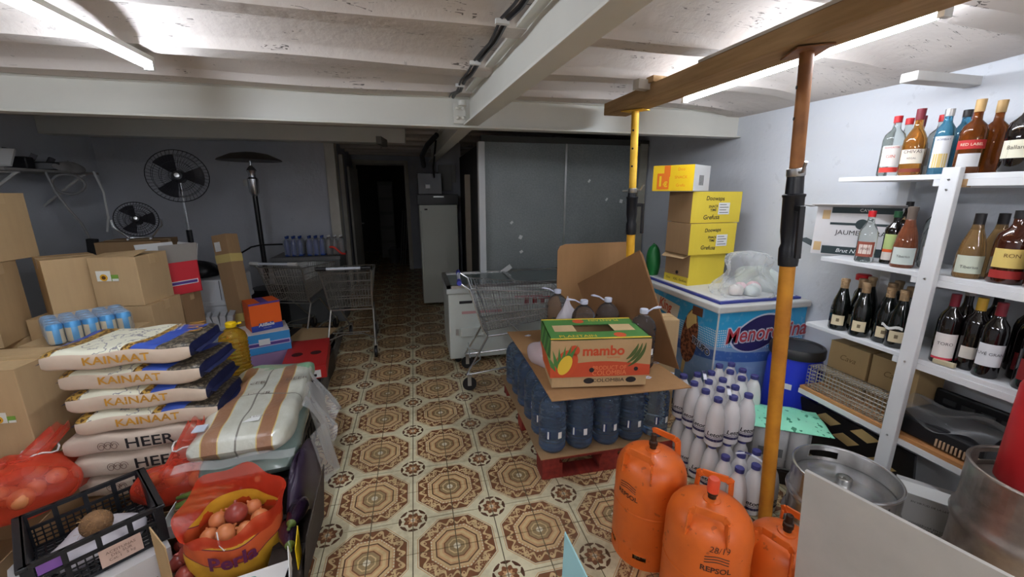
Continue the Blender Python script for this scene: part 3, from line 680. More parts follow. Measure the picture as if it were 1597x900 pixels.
# ---- kegs
def keg(label, loc, r, h, m):
    t = thing('beer_keg', label, 'keg', loc, 0, 'steel beer kegs'); q = r
    MB().lathe([(q * .93, 0), (q * .97, .004), (q * .97, .05), (q * .93, .065), (q * .96, .09), (q * .965, h * .26), (q * .97, h * .29), (q * 1.015, h * .31), (q * 1.03, h * .335), (q * 1.015, h * .36), (q * .97, h * .38), (q * .965, h * .5), (q * .97, h * .62), (q * 1.015, h * .64), (q * 1.03, h * .665), (q * 1.015, h * .69), (q * .97, h * .71), (q * .965, h * .74), (q * .96, h - .1), (q * .93, h - .075), (q * .8, h - .07), (q * .3, h - .055), (0, h - .053)], 48).obj('shell', m, t, smooth=True)
    # top chime with two hand holes
    ch = MB(); N = 64
    for k in range(N):
        a0, a1 = 2 * math.pi * k / N, 2 * math.pi * (k + 1) / N
        hole = min(abs((math.degrees(a0) - hh + 180) % 360 - 180) for hh in (62, 242)) < 20
        for z0, z1 in (((h - .1, h),) if not hole else ((h - .1, h - .058), (h - .022, h))):
            ch.add([(rr * math.cos(a), rr * math.sin(a), z) for z in (z0, z1) for rr in (q * .97, q * .945) for a in (a0, a1)], [(0, 1, 5, 4), (2, 3, 7, 6), (4, 5, 7, 6), (0, 1, 3, 2)])
    ch.obj('chime', m, t, smooth=True)
    MB().tube([(q * .957 * math.cos(2 * math.pi * k / 48), q * .957 * math.sin(2 * math.pi * k / 48), h) for k in range(48)], .0065, 8, True).obj('rim', m, t, smooth=True)
    MB().lathe([(.03, h - .055), (.03, h - .03), (.026, h - .026), (.02, h - .026), (.018, h - .038), (.008, h - .038), (.006, h - .03), (0, h - .03)], 24).obj('valve', STEEL, t, smooth=True)
    return t
KEGS = mat('keg_steel', (196, 196, 196), .26, metal=.85, vary=.25, scale=7.)
KEGD = mat('keg_steel_worn', (166, 156, 148), .32, metal=.75, vary=.5, scale=9.)
keg('low steel keg with round valve beside the prop foot', (1.79, 1.165, 0), .2, .40, KEGS)
keg('tall worn steel keg carrying the red fire extinguisher', (2.06, .73, 0), .2, .645, KEGD)
ex = thing('fire_extinguisher', 'red fire extinguisher standing on the tall keg at the picture edge', 'fire extinguisher', (2.045, .775, .595))
EXR = mat('extinguisher_red', (190, 38, 42), .4, vary=.15)
MB().lathe([(.07, 0), (.078, .01), (.078, .36), (.06, .41), (.03, .44), (.028, .47)], 28).obj('cylinder', EXR, ex, smooth=True)
MB().lathe([(.03, .47), (.03, .51), (.015, .52)], 16).obj('valve', BLACKP, ex, smooth=True)
hh = MB(); hh.box((-.04, 0, .54), (.14, .02, .012), rot=(0, .25, 0)); hh.box((-.04, 0, .5), (.13, .02, .01)); hh.obj('handle', BLACKP, ex)
MB().tube([(.03, -.02, .49), (.1, -.05, .4), (.1, -.06, .2), (.09, -.05, .08)], .01, 8).obj('hose', BLACKP, ex, smooth=True)

# ---- grey board in the right foreground
tag(MB().slab([(1.15, .86, .75), (1.275, .44, .75), (1.33, .40, .02), (1.20, .84, .02)], .012).obj('grey_board', mat('grey_board', (176, 173, 167), .8, vary=.1, scale=7., bump=.05)), 'pale grey mottled board standing on edge in the right foreground', 'board')

# ---- butane bottles
def gas_fn(s):
    n = s.noise(9., 5.); k = s.noise(26., 4.)
    c = s.mix(((n - .45) * 1.5).max(0.).min(1.), lin((216, 102, 34)), lin((186, 82, 28)))
    s.base(s.mix(k.gt(.66) * .5, c, lin((120, 58, 30))))
GAS = mat('butane_orange', rough=.42, fn=gas_fn, coat=.15)
def butane(label, loc, rz, h=.5, r=.15, capc=None, txt=True, ta=0.):
    t = thing('butane_bottle', label, 'gas bottle', loc, rz, 'orange butane bottles'); k = h / .5
    body = MB().lathe([(r * .55, .05), (r * .95, .06), (r, .085), (r, .385 * k), (r * .985, .41 * k), (r * .94, .437 * k), (r * .83, .463 * k), (r * .62, .483 * k), (r * .35, .495 * k), (r * .2, .5 * k), (0, .502 * k)], 40).obj('cylinder', GAS, t, smooth=True)
    MB().lathe([(r + .001, .255 * k), (r + .0025, .258 * k), (r + .0025, .263 * k), (r + .001, .266 * k)], 40, cap=False).obj('weld_seam', GAS, t, smooth=True)
    ft = MB(); N = 48
    for i in range(N):
        a0, a1 = 2 * math.pi * i / N, 2 * math.pi * (i + 1) / N
        slot = i % 8 in (1, 2, 3)
        for z0, z1 in (((0, .085),) if not slot else ((0, .04), (.065, .085))):
            ft.add([(rr * math.cos(a), rr * math.sin(a), z) for z in (z0, z1) for rr in (r * 1.0, r * .97) for a in (a0, a1)], [(0, 1, 5, 4), (2, 3, 7, 6), (4, 5, 7, 6), (0, 1, 3, 2)])
    ft.obj('foot_ring', GAS, t, smooth=True)
    top = .50 * k
    MB().lathe([(.032, top - .005), (.03, top + .004), (.022, top + .008)], 24).obj('collar', GAS, t, smooth=True)
    MB().lathe([(.014, top), (.014, top + .02), (.018, top + .024), (.018, top + .04), (.013, top + .045), (.012, top + .075), (.008, top + .078), (0, top + .07)], 16).obj('valve', mat('valve_dark', (58, 40, 30), .5, metal=.4), t, smooth=True)
    if capc: MB().lathe([(.0205, top + .035), (.021, top + .08), (.017, top + .088), (0, top + .089)], 18).obj('valve_cap', capc, t, smooth=True)
    for s_ in (-1, 1):
        hd = MB(); x0 = s_ * r * .74
        P = [(x0 + s_ * .012, -.062, top - .075), (x0 + s_ * .004, -.058, top + .012), (x0, -.045, top + .024), (x0, .045, top + .024), (x0 + s_ * .004, .058, top + .012), (x0 + s_ * .012, .062, top - .075)]
        for a_, b_ in zip(P, P[1:]):
            d_ = (Vector(b_) - Vector(a_)); c_ = (Vector(a_) + Vector(b_)) / 2
            q = d_.to_track_quat('Z', 'X').to_matrix().to_4x4()
            hd.box((0, 0, 0), (.03, .008, d_.length + .004), Matrix.Translation(c_) @ q)
        hd.obj('handle', GAS, t, bevel=.003)
    if txt:
        o = lettering('REPSOL', .03, mat('gas_ink', (70, 38, 26), .6), t, wrap=r + .0012, bold=.0008); o.data.transform(Matrix.Translation((0, 0, .335 * k)) @ Matrix.Rotation(ta, 4, 'Z'))
        e = MB()
        for q in range(3): e.tube([((r + .001) * math.sin(a), -(r + .001) * math.cos(a), .385 * k + q * .011 - .02 + .006 * math.cos(a * 9)) for a in [R(-15 + 30 * i / 10) for i in range(11)]], .0016, 5)
        e.v = [tuple(Matrix.Rotation(ta, 4, 'Z') @ Vector(p_)) for p_ in e.v]; e.obj('emblem', mat('gas_ink', None), t)
    return t
bt = butane('orange butane bottle with bare dark valve, beside the pallet', (.965, 1.38, 0), R(30), ta=R(-100))
b2 = butane('orange butane bottle with a red valve cap in the foreground', (1.01, 1.065, 0), R(46), capc=mat('cap_orange', (214, 74, 44), .4), ta=R(-74))
o = lettering('28/19', .03, mat('gas_ink', None), b2, wrap=.1495, shear=.2); o.data.transform(Matrix.Translation((0, 0, .415)) @ Matrix.Rotation(R(-72), 4, 'Z'))
for v in o.data.vertices: f_ = 1 - max(0., v.co.z - .408) * 1.45; v.co.x *= f_; v.co.y *= f_
butane('short orange gas bottle half hidden behind the grey board', (1.295, .99, 0), R(20), h=.36, r=.125, txt=False)

# ---- milk bottles
MILK = mat('milk_plastic', (224, 222, 222), .25, vary=.04); MCAP = mat('milk_cap', (62, 62, 120), .4); MINK = mat('milk_ink', (46, 42, 80), .5)
mp = thing('milk_bottle', 'white milk bottle', 'milk bottle', (0, 0, -5), 0, 'white milk bottles')
MB().lathe([(.038, 0), (.046, .008), (.047, .03), (.047, .125), (.0445, .16), (.034, .21), (.0225, .235), (.019, .245), (.019, .256)], 18).obj('body', MILK, mp, smooth=True)
MB().lathe([(.0215, .249), (.022, .267), (.02, .271), (0, .271)], 18).obj('cap', MCAP, mp, smooth=True)
o = lettering('Letona', .034, INK, mp, wrap=.0477, shear=.2, bold=.0006); o.data.transform(Matrix.Translation((0, 0, .075)))
wrapped(.0476, .035, .05, -75, 75).obj('print_band', MINK, mp); wrapped(.0476, .055, .058, -75, 75).obj('print_band', MINK, mp)
wrapped(.0477, .05, .09, 84, 112).obj('print_block', MINK, mp)
def milk(label, x, y, z, a, group): 
    c = dup(mp, label, (x, y, z), a, group); return c
UP = [(1.512 + .096 * i, 1.64 + .096 * j, i, j) for j in range(4) for i in range(3)]
UR = [(1.826 + .09 * i, 1.822 + .092 * j, i, j) for j in range(3) for i in range(2)]
ROW = ('front', 'second', 'third', 'rear'); PLACE = ('left', 'middle', 'right')
for x, y, i, j in UP:
    milk('upper layer milk bottle, %s row of the left pack, %s one' % (ROW[j], PLACE[i]), x, y, .272, R(random.uniform(-60, 30)), 'milk bottles of the upper layer')
    if i == 0 or j == 0: milk('lower layer milk bottle under the %s bottle of the %s row' % (PLACE[i], ROW[j]), x, y, .0, R(random.uniform(-60, 20)), 'milk bottles of the lower layer')
for x, y, i, j in UR:
    milk('upper layer milk bottle near the barrel, %s row, %s one' % (ROW[j], ('left', 'right')[i]), x, y, .272, R(random.uniform(-60, 30)), 'milk bottles of the upper layer')
    if j == 0: milk('lower layer milk bottle near the barrel, %s one' % ('left', 'right')[i], x, y, .0, R(random.uniform(-60, 30)), 'milk bottles of the lower layer')
tag(MB().span(1.79, 1.95, 1.87, 2.05, 0, .27).obj('milk_tray', WCARD), 'white tray under the rear milk bottles near the barrel', 'tray')
for i in range(3):
    for j in range(2): milk('milk bottle on the floor before the stack, %s row, %s one' % (('front', 'second')[j], PLACE[i]), 1.505 + .097 * i, 1.437 + .096 * j, 0, R(random.uniform(-50, 20)), 'milk bottles on the floor')
mp2 = [c for c in list(mp.children)]
for c in mp2: bpy.data.objects.remove(c)
bpy.data.objects.remove(mp)
# carrying straps of the packs
STRAP = mat('strap_white', (206, 206, 216), .4)
for x, y, z, rz, l in ((1.61, 1.69, .546, 60, 'white carrying strap over the near upper milk pack'), (1.61, 1.88, .546, 60, 'white carrying strap over the far upper milk pack'), (1.60, 1.485, .274, -50, 'white carrying strap over the milk bottles on the floor')):
    t = thing('carrying_strap', l, 'strap', (x, y, z), R(rz)); MB().grid(lambda u, v: (-.06 + .12 * u, -.009 + .018 * v, .004 + .02 * math.sin(u * math.pi)), 8, 1).obj('band', STRAP, t); MB().grid(lambda u, v: (-.02 + .03 * u, -.0085 + .017 * v, .0255), 2, 1).obj('print', MINK, t)
# pack with green pad
bxs = carton('dark_carton', 'dark carton under the wrapped milk pack beside the shelf', (1.96, 1.655, 0), (.28, .2, .08), R(-35), mat('card_dark', (52, 44, 40), .8), False)
pk = thing('wrapped_pack', 'film wrapped pack of white cartons under the green pad', 'pack', (1.96, 1.655, .081), R(-35))
for i in range(3):
    for j in range(2):
        tq = MB().lathe([(.04, 0), (.042, .005), (.042, .235), (.038, .245), (0, .247)], 16, (-.09 + i * .09, -.045 + j * .09, 0)).obj('tub', MILK, pk, smooth=True)
        MB().box((-.09 + i * .09, -.045 + j * .09 - .043 * (1 if j == 0 else -1), .1), (.03, .003, .05)).obj('print', INK, tq)
MB().span(-.14, .14, -.094, .094, .0, .252).obj('clear_film', FILM, pk, bevel=.02)
def pad_fn(s):
    n = s.noise(30., 3.); s.base(s.mix(n.gt(.6), s.mix(s.noise(6.), lin((120, 214, 176)), lin((160, 232, 200))), lin((46, 128, 96))))
gp = MB(); gp.grid(lambda u, v: (-.2 + .4 * u, -.135 + .27 * v, .02 + .035 * math.sin(u * math.pi) ** .5 * math.sin(v * math.pi) ** .5 + .006 * math.sin(u * 12) * math.sin(v * 9)), 22, 16); gp.grid(lambda u, v: (-.2 + .4 * u, -.135 + .27 * v, .018 - .012 * math.sin(u * math.pi) * math.sin(v * math.pi)), 6, 6)
tag(gp.obj('green_pack', mat('mint_print', rough=.35, fn=pad_fn), loc=(1.975, 1.65, .33), rot=(0, 0, R(-32)), smooth=True), 'flat mint green printed pack lying on the wrapped milk pack', 'pack')
# ---- blue barrel
br = thing('blue_barrel', 'blue plastic barrel with black lid beside the ice cream freezer', 'barrel', (2.335, 1.938, 0))
MB().lathe([(.14, 0), (.15, .02), (.155, .3), (.15, .54), (.138, .595), (.138, .62)], 36).obj('body', mat('barrel_blue', (36, 56, 196), .35), br, smooth=True)
MB().lathe([(.15, .595), (.152, .602), (.152, .645), (.146, .655), (.132, .657), (.127, .647), (0, .645)], 36).obj('lid', mat('barrel_lid', (38, 38, 40), .45), br, smooth=True)
MB().box((-.132, -.084, .42), (.004, .05, .035), rz=R(32)).obj('sticker', WHITE, br)

# ---- ice cream freezer
iz = thing('ice_cream_freezer', 'ice cream chest freezer with blue printed sides at the right wall', 'freezer', (1.87, 2.12, 0))
W_, D_, H_ = .71, 1.25, .9
def ice_fn(s):
    x, y, z = s.xyz()
    # wave boundary between bright blue top, dotted band and slate blue; runs round both printed faces
    t = x + y
    w = z - (.74 - ((t * 2.6).sin() * .05))
    cy, sl = lin((52, 164, 214)), lin((136, 166, 202))
    dx = ((x + y) * 62.).frac() - .5; dz = (z * 62.).frac() - .5
    dots = (dx * dx + dz * dz).lt(.10)
    band = w.between(-.13, -.01)
    c = s.mix(w.gt(-.01), sl, cy)
    c = s.mix(band, c, s.mix(dots, cy, lin((214, 226, 236))))
    st = ((z - .42) + ((t * 3.4 + 1.).sin() * .1)); c = s.mix(st.between(.0, .05), c, lin((140, 172, 208)))
    st2 = ((z - .55) + ((t * 3. + .4).sin() * .08)); c = s.mix(st2.between(.0, .07), c, lin((66, 104, 172)))
    st3 = (z - .22) + ((t * 3. + 2.).sin() * .06); c = s.mix(st3.lt(0.), c, lin((84, 128, 190)))
    n = s.noise(20., 3.); s.base(s.mix(((n - .55) * 2.).max(0.).min(.4), c, lin((190, 205, 222))))
ICE = mat('ice_cream_print', rough=.4, fn=ice_fn)
MB().span(0, W_, 0, D_, .05, H_ - .055).obj('cabinet', ICE, iz)
FRW = mat('freezer_rim', (206, 206, 202), .5, vary=.06)
MB().span(-.015, W_ + .01, -.02, D_ + .01, H_ - .06, H_ - .012).obj('rim', FRW, iz, bevel=.01)
MB().span(.03, W_ - .03, .03, D_ - .03, H_ - .012, H_ + .004).obj('lid_frame', mat('lid_blue', (52, 62, 140), .4), iz, bevel=.003)
MB().span(.05, W_ - .05, .055, D_ - .055, H_ + .003, H_ + .008).obj('lid', mat('lid_white', (222, 224, 226), .35), iz)
MB().span(.0, .012, -.004, .0, .05, H_ - .06).obj('corner_strip', FRW, iz)
MB().span(0, W_, .05, D_, 0, .05).obj('plinth', BLACKP, iz)
MB().span(-.004, 0, .14, .24, .77, .83).obj('lock_plate', mat('lock_brown', (110, 70, 52), .5), iz)
NAVY = mat('logo_navy', (44, 38, 92), .5); LWH = mat('logo_white', (206, 208, 222), .5)
def leafshape(k): 
    pts = []
    for i in range(17):
        q = i / 16; pts.append((-.20 * k + .47 * k * q, (.115 * math.sin(q * math.pi) ** .8 + .055 * q) * k))
    for i in range(15, -1, -1):
        q = i / 16; pts.append((-.20 * k + .47 * k * q, (-.13 * math.sin(q * math.pi) ** .7 * (1 - q) ** .35 + .055 * q - .03 * (1 - q)) * k))
    return pts
MB().prism(leafshape(1.08), 0, .001, face((.33, -.0002, .66), 0)).obj('logo_border', LWH, iz); MB().prism(leafshape(1.0), 0, .002, face((.33, -.0004, .66), 0)).obj('logo_shape', NAVY, iz)
lettering('Menorquina', .15, LWH, iz, face((.40, -.0032, .68), 0) @ Matrix.Rotation(R(2), 4, 'Z'), shear=.15, bold=.010, sx=.9)
lettering('Menorquina', .15, mat('logo_red', (186, 66, 74), .5), iz, face((.40, -.004, .68), 0) @ Matrix.Rotation(R(2), 4, 'Z'), shear=.15, bold=.002, sx=.9)
# the printed ice cream bar on the long side (facing -X)
CH = mat('print_chocolate', rough=.5, fn=lambda s: s.base(s.mix(s.noise(40., 4.).gt(.5), lin((92, 50, 32)), lin((160, 98, 66)))))
def oval(w, h, n=22, top=.5): return [(w * math.cos(a) * (1 - .12 * math.sin(a)), h * math.sin(a)) for a in [2 * math.pi * i / n for i in range(n)]]
SIDE = lambda y, z, o: face((-.0004 - o, y, z), R(-90))
MB().prism(oval(.085, .205), 0, .001, SIDE(.25, .60, 0) @ Matrix.Rotation(R(-6), 4, 'Z')).obj('printed_bar', CH, iz)
MB().prism([(-.05, .06), (-.058, .13), (-.02, .19), (.03, .185), (.05, .12), (.02, .1), (.0, .07), (-.03, .04)], 0, .002, SIDE(.25, .60, 0) @ Matrix.Rotation(R(-6), 4, 'Z')).obj('printed_filling', mat('print_vanilla', (222, 190, 120), .5), iz)
MB().prism([(-.018, -.3), (.014, -.3), (.016, -.2), (-.018, -.2)], 0, .0012, SIDE(.26, .60, 0) @ Matrix.Rotation(R(-6), 4, 'Z')).obj('printed_stick', mat('print_stick', (206, 176, 120), .5), iz)
lettering('TRUFO', .06, LWH, iz, SIDE(.125, .57, .003) @ Matrix.Rotation(R(-14), 4, 'Z'), bold=.006); lettering('TRUFO', .06, INK, iz, SIDE(.125, .57, .004) @ Matrix.Rotation(R(-14), 4, 'Z'), bold=.001)
MB().prism([(-.16, -.05), (.16, -.05), (.17, .06), (-.16, .05)], 0, .001, SIDE(.56, .74, 0) @ Matrix.Rotation(R(-6), 4, 'Z')).obj('logo_border', mat('print_cream', (226, 214, 190), .5), iz)
lettering('King', .11, mat('print_orange', (204, 92, 60), .5), iz, SIDE(.56, .745, .002) @ Matrix.Rotation(R(-6), 4, 'Z'), bold=.003, sx=.8)
MB().prism(oval(.085, .205), 0, .001, SIDE(.78, .36, 0)).obj('printed_bar', CH, iz)

# ---- boxes on the ice cream freezer
ZT = .908
YEL = mat('card_yellow', rough=.6, fn=card_fn((222, 198, 62), .05)); YELB = mat('card_bright_yellow', rough=.5, fn=card_fn((244, 204, 22), .04))
def yellow(label, loc, d, rz, texts, sticker=None, cut=False):
    t = thing('yellow_carton', label, 'carton', loc, rz, 'yellow cartons on the ice cream freezer'); w, dp, h = d
    MB().span(0, w, 0, dp, 0, h).obj('body', CARD2, t, bevel=.002)
    MB().span(.0, w, -.002, 0, 0, h).obj('printed_front', YEL, t)
    for tx, x, z, sz in texts: lettering(tx, sz, INK, t, face((x, -.003, z), 0) @ Matrix.Rotation(R(random.uniform(-3, 6)), 4, 'Z'), shear=.1, bold=.0006)
    if sticker:
        MB().span(sticker[0], sticker[0] + .1, -.0045, -.003, sticker[1], sticker[1] + .085).obj('sticker', WHITE, t)
        for k in range(4): MB().span(sticker[0] + .01, sticker[0] + .09 - .02 * (k % 2), -.005, -.0045, sticker[1] + .012 + k * .019, sticker[1] + .016 + k * .019).obj('print_line', INK, t)
    return t
y1 = yellow('lowest yellow carton of the stack on the ice cream freezer, with a torn opening', (1.985, 2.60, ZT), (.34, .26, .235), R(6), (), None)
MB().span(-.003, 0, .0, .26, 0, .06).obj('printed_side', YEL, y1); MB().lathe([(.014, 0), (.014, .002)], 12, M=face((-.002, .12, .085), R(-90))).obj('hole', INK, y1)
for q, tx in enumerate(('Doo', 'XXL', 'Grefusa')): lettering(tx, .026, INK, y1, face((-.004, .21 - q * .08, .03), R(-90)))
MB().slab([(-.002, 0, .235), (-.002, .26, .235), (-.05, .25, .2), (-.05, .02, .205)], .003).obj('flap', CARD, y1)
yellow('second yellow carton from below with white sticker, behind the plastic bag', (1.945, 2.575, ZT + .238), (.42, .26, .23), R(4), (('Doowaps', .2, .18, .038), ('SNACK\nTIME', .2, .115, .024), ('Grefusa', .17, .05, .042)), (.24, .06))
yellow('third yellow carton from below with brand prints and a white sticker', (1.955, 2.60, ZT + .471), (.44, .26, .225), R(3), (('Doowaps', .2, .175, .042), ('SNACK\nTIME', .19, .105, .026), ('Grefusa', .18, .04, .046)), (.235, .06))
t = thing('yellow_carton', 'bright yellow and white carton marked 1€ on top of the stack', 'carton', (1.75, 2.80, ZT + .70), R(-58), 'yellow cartons on the ice cream freezer')
MB().span(0, .3, 0, .3, 0, .18).obj('body', WHITE, t, bevel=.002); MB().span(-.0, .3, -.002, 0, 0, .18).obj('printed_front', YELB, t)
ORG = mat('print_bright_orange', (238, 122, 24), .5)
MB().span(.035, .125, -.004, -.002, .012, .125).obj('price_tag', ORG, t); MB().span(.085, .13, -.0035, -.002, .1, .178).obj('price_tag', ORG, t)
lettering('1', .1, YELB, t, face((.06, -.005, .065), 0), bold=.003); lettering('€', .05, YELB, t, face((.1, -.005, .045), 0), bold=.002)
for z, tx in ((.15, 'Doo'), (.095, 'SNACK'), (.04, 'Grefu')): lettering(tx, .028, ORG, t, face((.21, -.003, z), 0))
for k in range(4): MB().span(.3005, .302, .1 + k * .022, .108 + k * .022, .04, .11).obj('print_line', INK, t)
# ---- plastic bags on the freezer
def blob(label, name, loc, d, m, seed, kn=None, cat='plastic bag', seg=(40, 22), amp=.12, parent=None, rz=0.):
    rnd = random.Random(seed); ph = [(rnd.uniform(0, 6), rnd.choice((2, 3, 4, 5)), rnd.choice((2, 3, 4)), rnd.uniform(.4, 1.)) for _ in range(7)]
    mb = MB()
    def fn(u, v):
        a, e = u * 2 * math.pi, (v - .5) * math.pi
        q = 1 + amp * sum(w * math.sin(k * a + p) * math.sin(l * (e + 1) + p) for p, k, l, w in ph) / 3
        x, y, z = math.cos(a) * math.cos(e) * q, math.sin(a) * math.cos(e) * q, math.sin(e) * q
        z = max(z, -.55)
        if kn: z += kn * max(0., math.sin(e)) ** 6; x *= 1 - .75 * max(0., math.sin(e)) ** 2; y *= 1 - .75 * max(0., math.sin(e)) ** 2
        return (x * d[0] / 2, y * d[1] / 2, (z + .55) / 1.55 * d[2])
    mb.grid(fn, seg[0], seg[1], closeu=True)
    o = mb.obj(name, m, parent, loc, (0, 0, rz), True)
    return tag(o, label, cat) if label else o
WBAG = film_mat('white_bag_film', (226, 236, 232), .3, .5)
pb = thing('clear_bag', 'clear plastic bag of wrapped rolls with a tall crumpled neck on the freezer lid', 'plastic bag', (2.22, 2.30, ZT))
for k, (x, y, c) in enumerate(((-.09, -.02, (214, 206, 200)), (-.02, .02, (226, 190, 196)), (.05, -.03, (222, 222, 220)), (.1, .03, (216, 180, 186)), (0, -.06, (206, 214, 210)))): blob(None, 'wrapped_roll', (x, y, .006), (.1, .09, .07), mat('roll%d' % k, c, .6), 20 + k, None, parent=pb)
mb = MB()
def bagfn(u, v):
    a = u * 2 * math.pi; t_ = v
    rx = (.17 * (1 - t_) ** .55 + .055 + .03 * math.sin(t_ * 9)) if t_ < 1 else 0
    w_ = 1 + .16 * math.sin(5 * a + t_ * 7) * t_ + .07 * math.sin(9 * a + 2 * t_ * 5)
    return (rx * math.cos(a) * w_ + .0 * t_, rx * .72 * math.sin(a) * w_, .004 + .30 * t_ ** 1.1)
mb.grid(bagfn, 44, 22, closeu=True); mb.obj('film', film_mat('crinkle_film', (232, 236, 236), .06, .9), pb, smooth=True)
blob('white thin plastic bag lying at the wall on the freezer lid', 'white_bag', (2.46, 2.42, ZT), (.22, .42, .16), WBAG, 5)
tag(MB().span(2.5, 2.56, 2.93, 2.97, ZT, 1.36).obj('grey_post', mat('post_grey', (176, 176, 178), .6)), 'short pale post at the wall behind the yellow cartons', 'post')
blob('dark green bag peeping out behind the lowest yellow carton', 'green_bag', (1.975, 3.06, ZT), (.12, .12, .26), mat('green_bag', (30, 110, 52), .4), 9)
# ================================================================ MIDDLE
# ---- red pallet with water jugs
PR = mat('pallet_red', rough=.75, fn=wood_fn((96, 26, 22), (160, 52, 40)))
pal = thing('pallet', 'red painted wooden pallet under the water jugs', 'pallet', (.63, 1.90, 0), R(-1))
PW, PD = .82, 1.1
for k in range(7): MB().span(0, PW, k * .158, k * .158 + .135, .118, .14).obj('deck_board', PR, pal)
for k in range(3): MB().span(0 + k * (PW - .1) / 2, .1 + k * (PW - .1) / 2, 0, PD, .095, .118).obj('stringer', PR, pal)
for i in range(3):
    for j in range(3): MB().span(i * (PW - .12) / 2, .12 + i * (PW - .12) / 2, j * (PD - .12) / 2, .12 + j * (PD - .12) / 2, .018, .095).obj('block', PR, pal)
for k in range(3): MB().span(0, PW, k * (PD - .1) / 2, .1 + k * (PD - .1) / 2, 0, .018).obj('bottom_board', PR, pal)
tag(MB().span(.615, 1.452, 1.885, 2.99, .1405, .146).obj('cardboard_sheet', CARD2), 'cardboard layer between the red pallet and the water jugs', 'cardboard')
JUG = mat('jug_blue', (164, 196, 238), .03, trans=.88, ior=1.33); JUGC = mat('jug_clear', (214, 220, 230), .03, trans=.96, ior=1.25)
JCAP = mat('jug_cap', (196, 200, 216), .4); JLAB = mat('jug_label', (30, 44, 92), .4)
def make_jug(m, name='water_jug'):
    t = thing(name, 'jug', 'water jug', (0, 0, -5), 0, 'water jugs'); r = .079
    p = [(.05, 0), (.07, .006), (r, .025)]
    z = .03
    for k in range(7):
        p += [(r, z), (r - .004, z + .008), (r - .004, z + .013), (r, z + .021)]; z += .024 if k != 2 else .07
    p += [(r, .25), (.074, .275), (.062, .30), (.045, .32), (.026, .334), (.022, .34), (.022, .352)]
    MB().lathe(p, 22).obj('body', m, t, smooth=True)
    wrapped(r + .001, .095, .145, -38, -22, 4).obj('paper_label', JLAB, t, smooth=True)
    wrapped(r + .0016, .1, .14, 10, 26, 3).obj('print_block', WHITE, t); wrapped(r + .0018, .097, .143, -34, -28, 3).obj('print_block', WHITE, t)
    MB().lathe([(.025, .345), (.026, .368), (.023, .372), (0, .372)], 16).obj('cap', JCAP, t, smooth=True)
    MB().tube([(.027, 0, .352), (.06, 0, .37), (.1, .012, .376), (.115, 0, .374), (.1, -.012, .376), (.06, 0, .37)], .005, 6).obj('handle', JCAP, t)
    return t
jp = make_jug(JUG)
n_ = 0
words = {0: 'in the front row of the pallet, leftmost', 1: 'in the front row of the pallet, second from the left', 2: 'in the front row of the pallet, third from the left', 3: 'in the front row of the pallet, fourth from the left', 4: 'in the front row of the pallet, rightmost'}
back = ['second', 'third', 'fourth', 'fifth', 'sixth']
for j in range(6):
    for i in range(5):
        if j > 1 and 0 < i < 4: continue
        l = 'blue water jug ' + words[i] if j == 0 else ('blue water jug at the left edge of the pallet, %s from the front' % back[j - 1] if i == 0 else 'blue water jug inside the pallet load under the cardboard')
        dup(jp, l, (.715 + i * .166 + random.uniform(-.004, .004), 1.985 + j * .172, .147), R(random.uniform(-25, 10)), 'water jugs on the pallet')
ZS = .527
CB = mat('cardboard_sheet', rough=.85, fn=card_fn((160, 122, 84), .16), spec=.2)
CBD = mat('cardboard_dark', rough=.85, fn=card_fn((122, 88, 58), .16), spec=.2)
def bentsheet(pts): 
    m = MB(); P = [Vector(p) for p in pts]
    def fn(u, v): 
        q = (P[0] * (1 - u) + P[1] * u) * (1 - v) + (P[3] * (1 - u) + P[2] * u) * v
        return (q.x, q.y, q.z + .012 * math.sin(u * 5 + 1) * math.sin(v * 4))
    m.grid(fn, 14, 14); return m
sh = bentsheet([(.655, 1.84, ZS), (1.47, 1.80, ZS + .003), (1.5, 2.9, ZS), (.67, 2.98, ZS)]).obj('cardboard_sheet', CB); sh.modifiers.new('thickness', 'SOLIDIFY').thickness = .006
tag(sh, 'big flat cardboard sheet lying on the water jugs', 'cardboard')
ZS += .014
jc = make_jug(JUGC)
for x, y, a, l in ((.985, 2.70, 150, 'single clear water jug standing apart at the back left of the cardboard sheet'), (1.055, 2.385, 170, 'clear water jug just behind the banana box, left of three'), (1.235, 2.40, 140, 'clear water jug behind the banana box, middle of three'), (1.325, 2.105, 0, 'clear water jug at the right behind the banana box, nearest of three')):
    dup(jc, l, (x, y, ZS), R(a), 'water jugs on the cardboard sheet')
for pr_ in (jp, jc):
    for c in list(pr_.children): bpy.data.objects.remove(c)
    bpy.data.objects.remove(pr_)
tag(MB().slab([(1.53, 2.0, ZS), (1.25, 2.56, ZS), (1.17, 2.78, .93), (1.44, 2.40, 1.225), (1.455, 2.385, 1.2)], .006).obj('leaning_cardboard', CBD), 'dark brown cardboard panel leaning behind the clear water jugs', 'cardboard')
pa = MB(); poly = [(1.06, ZS), (1.70, ZS), (1.71, 1.2), (1.66, 1.215), (1.12, 1.21), (1.075, 1.195), (1.058, 1.16)]
pa.prism(poly, 0, .006, Matrix.Translation((0, 2.93, 0)) @ Matrix.Rotation(R(90), 4, 'X'))
tag(pa.obj('leaning_cardboard', CB), 'lighter upright cardboard panel with rounded corners behind the jugs', 'cardboard')
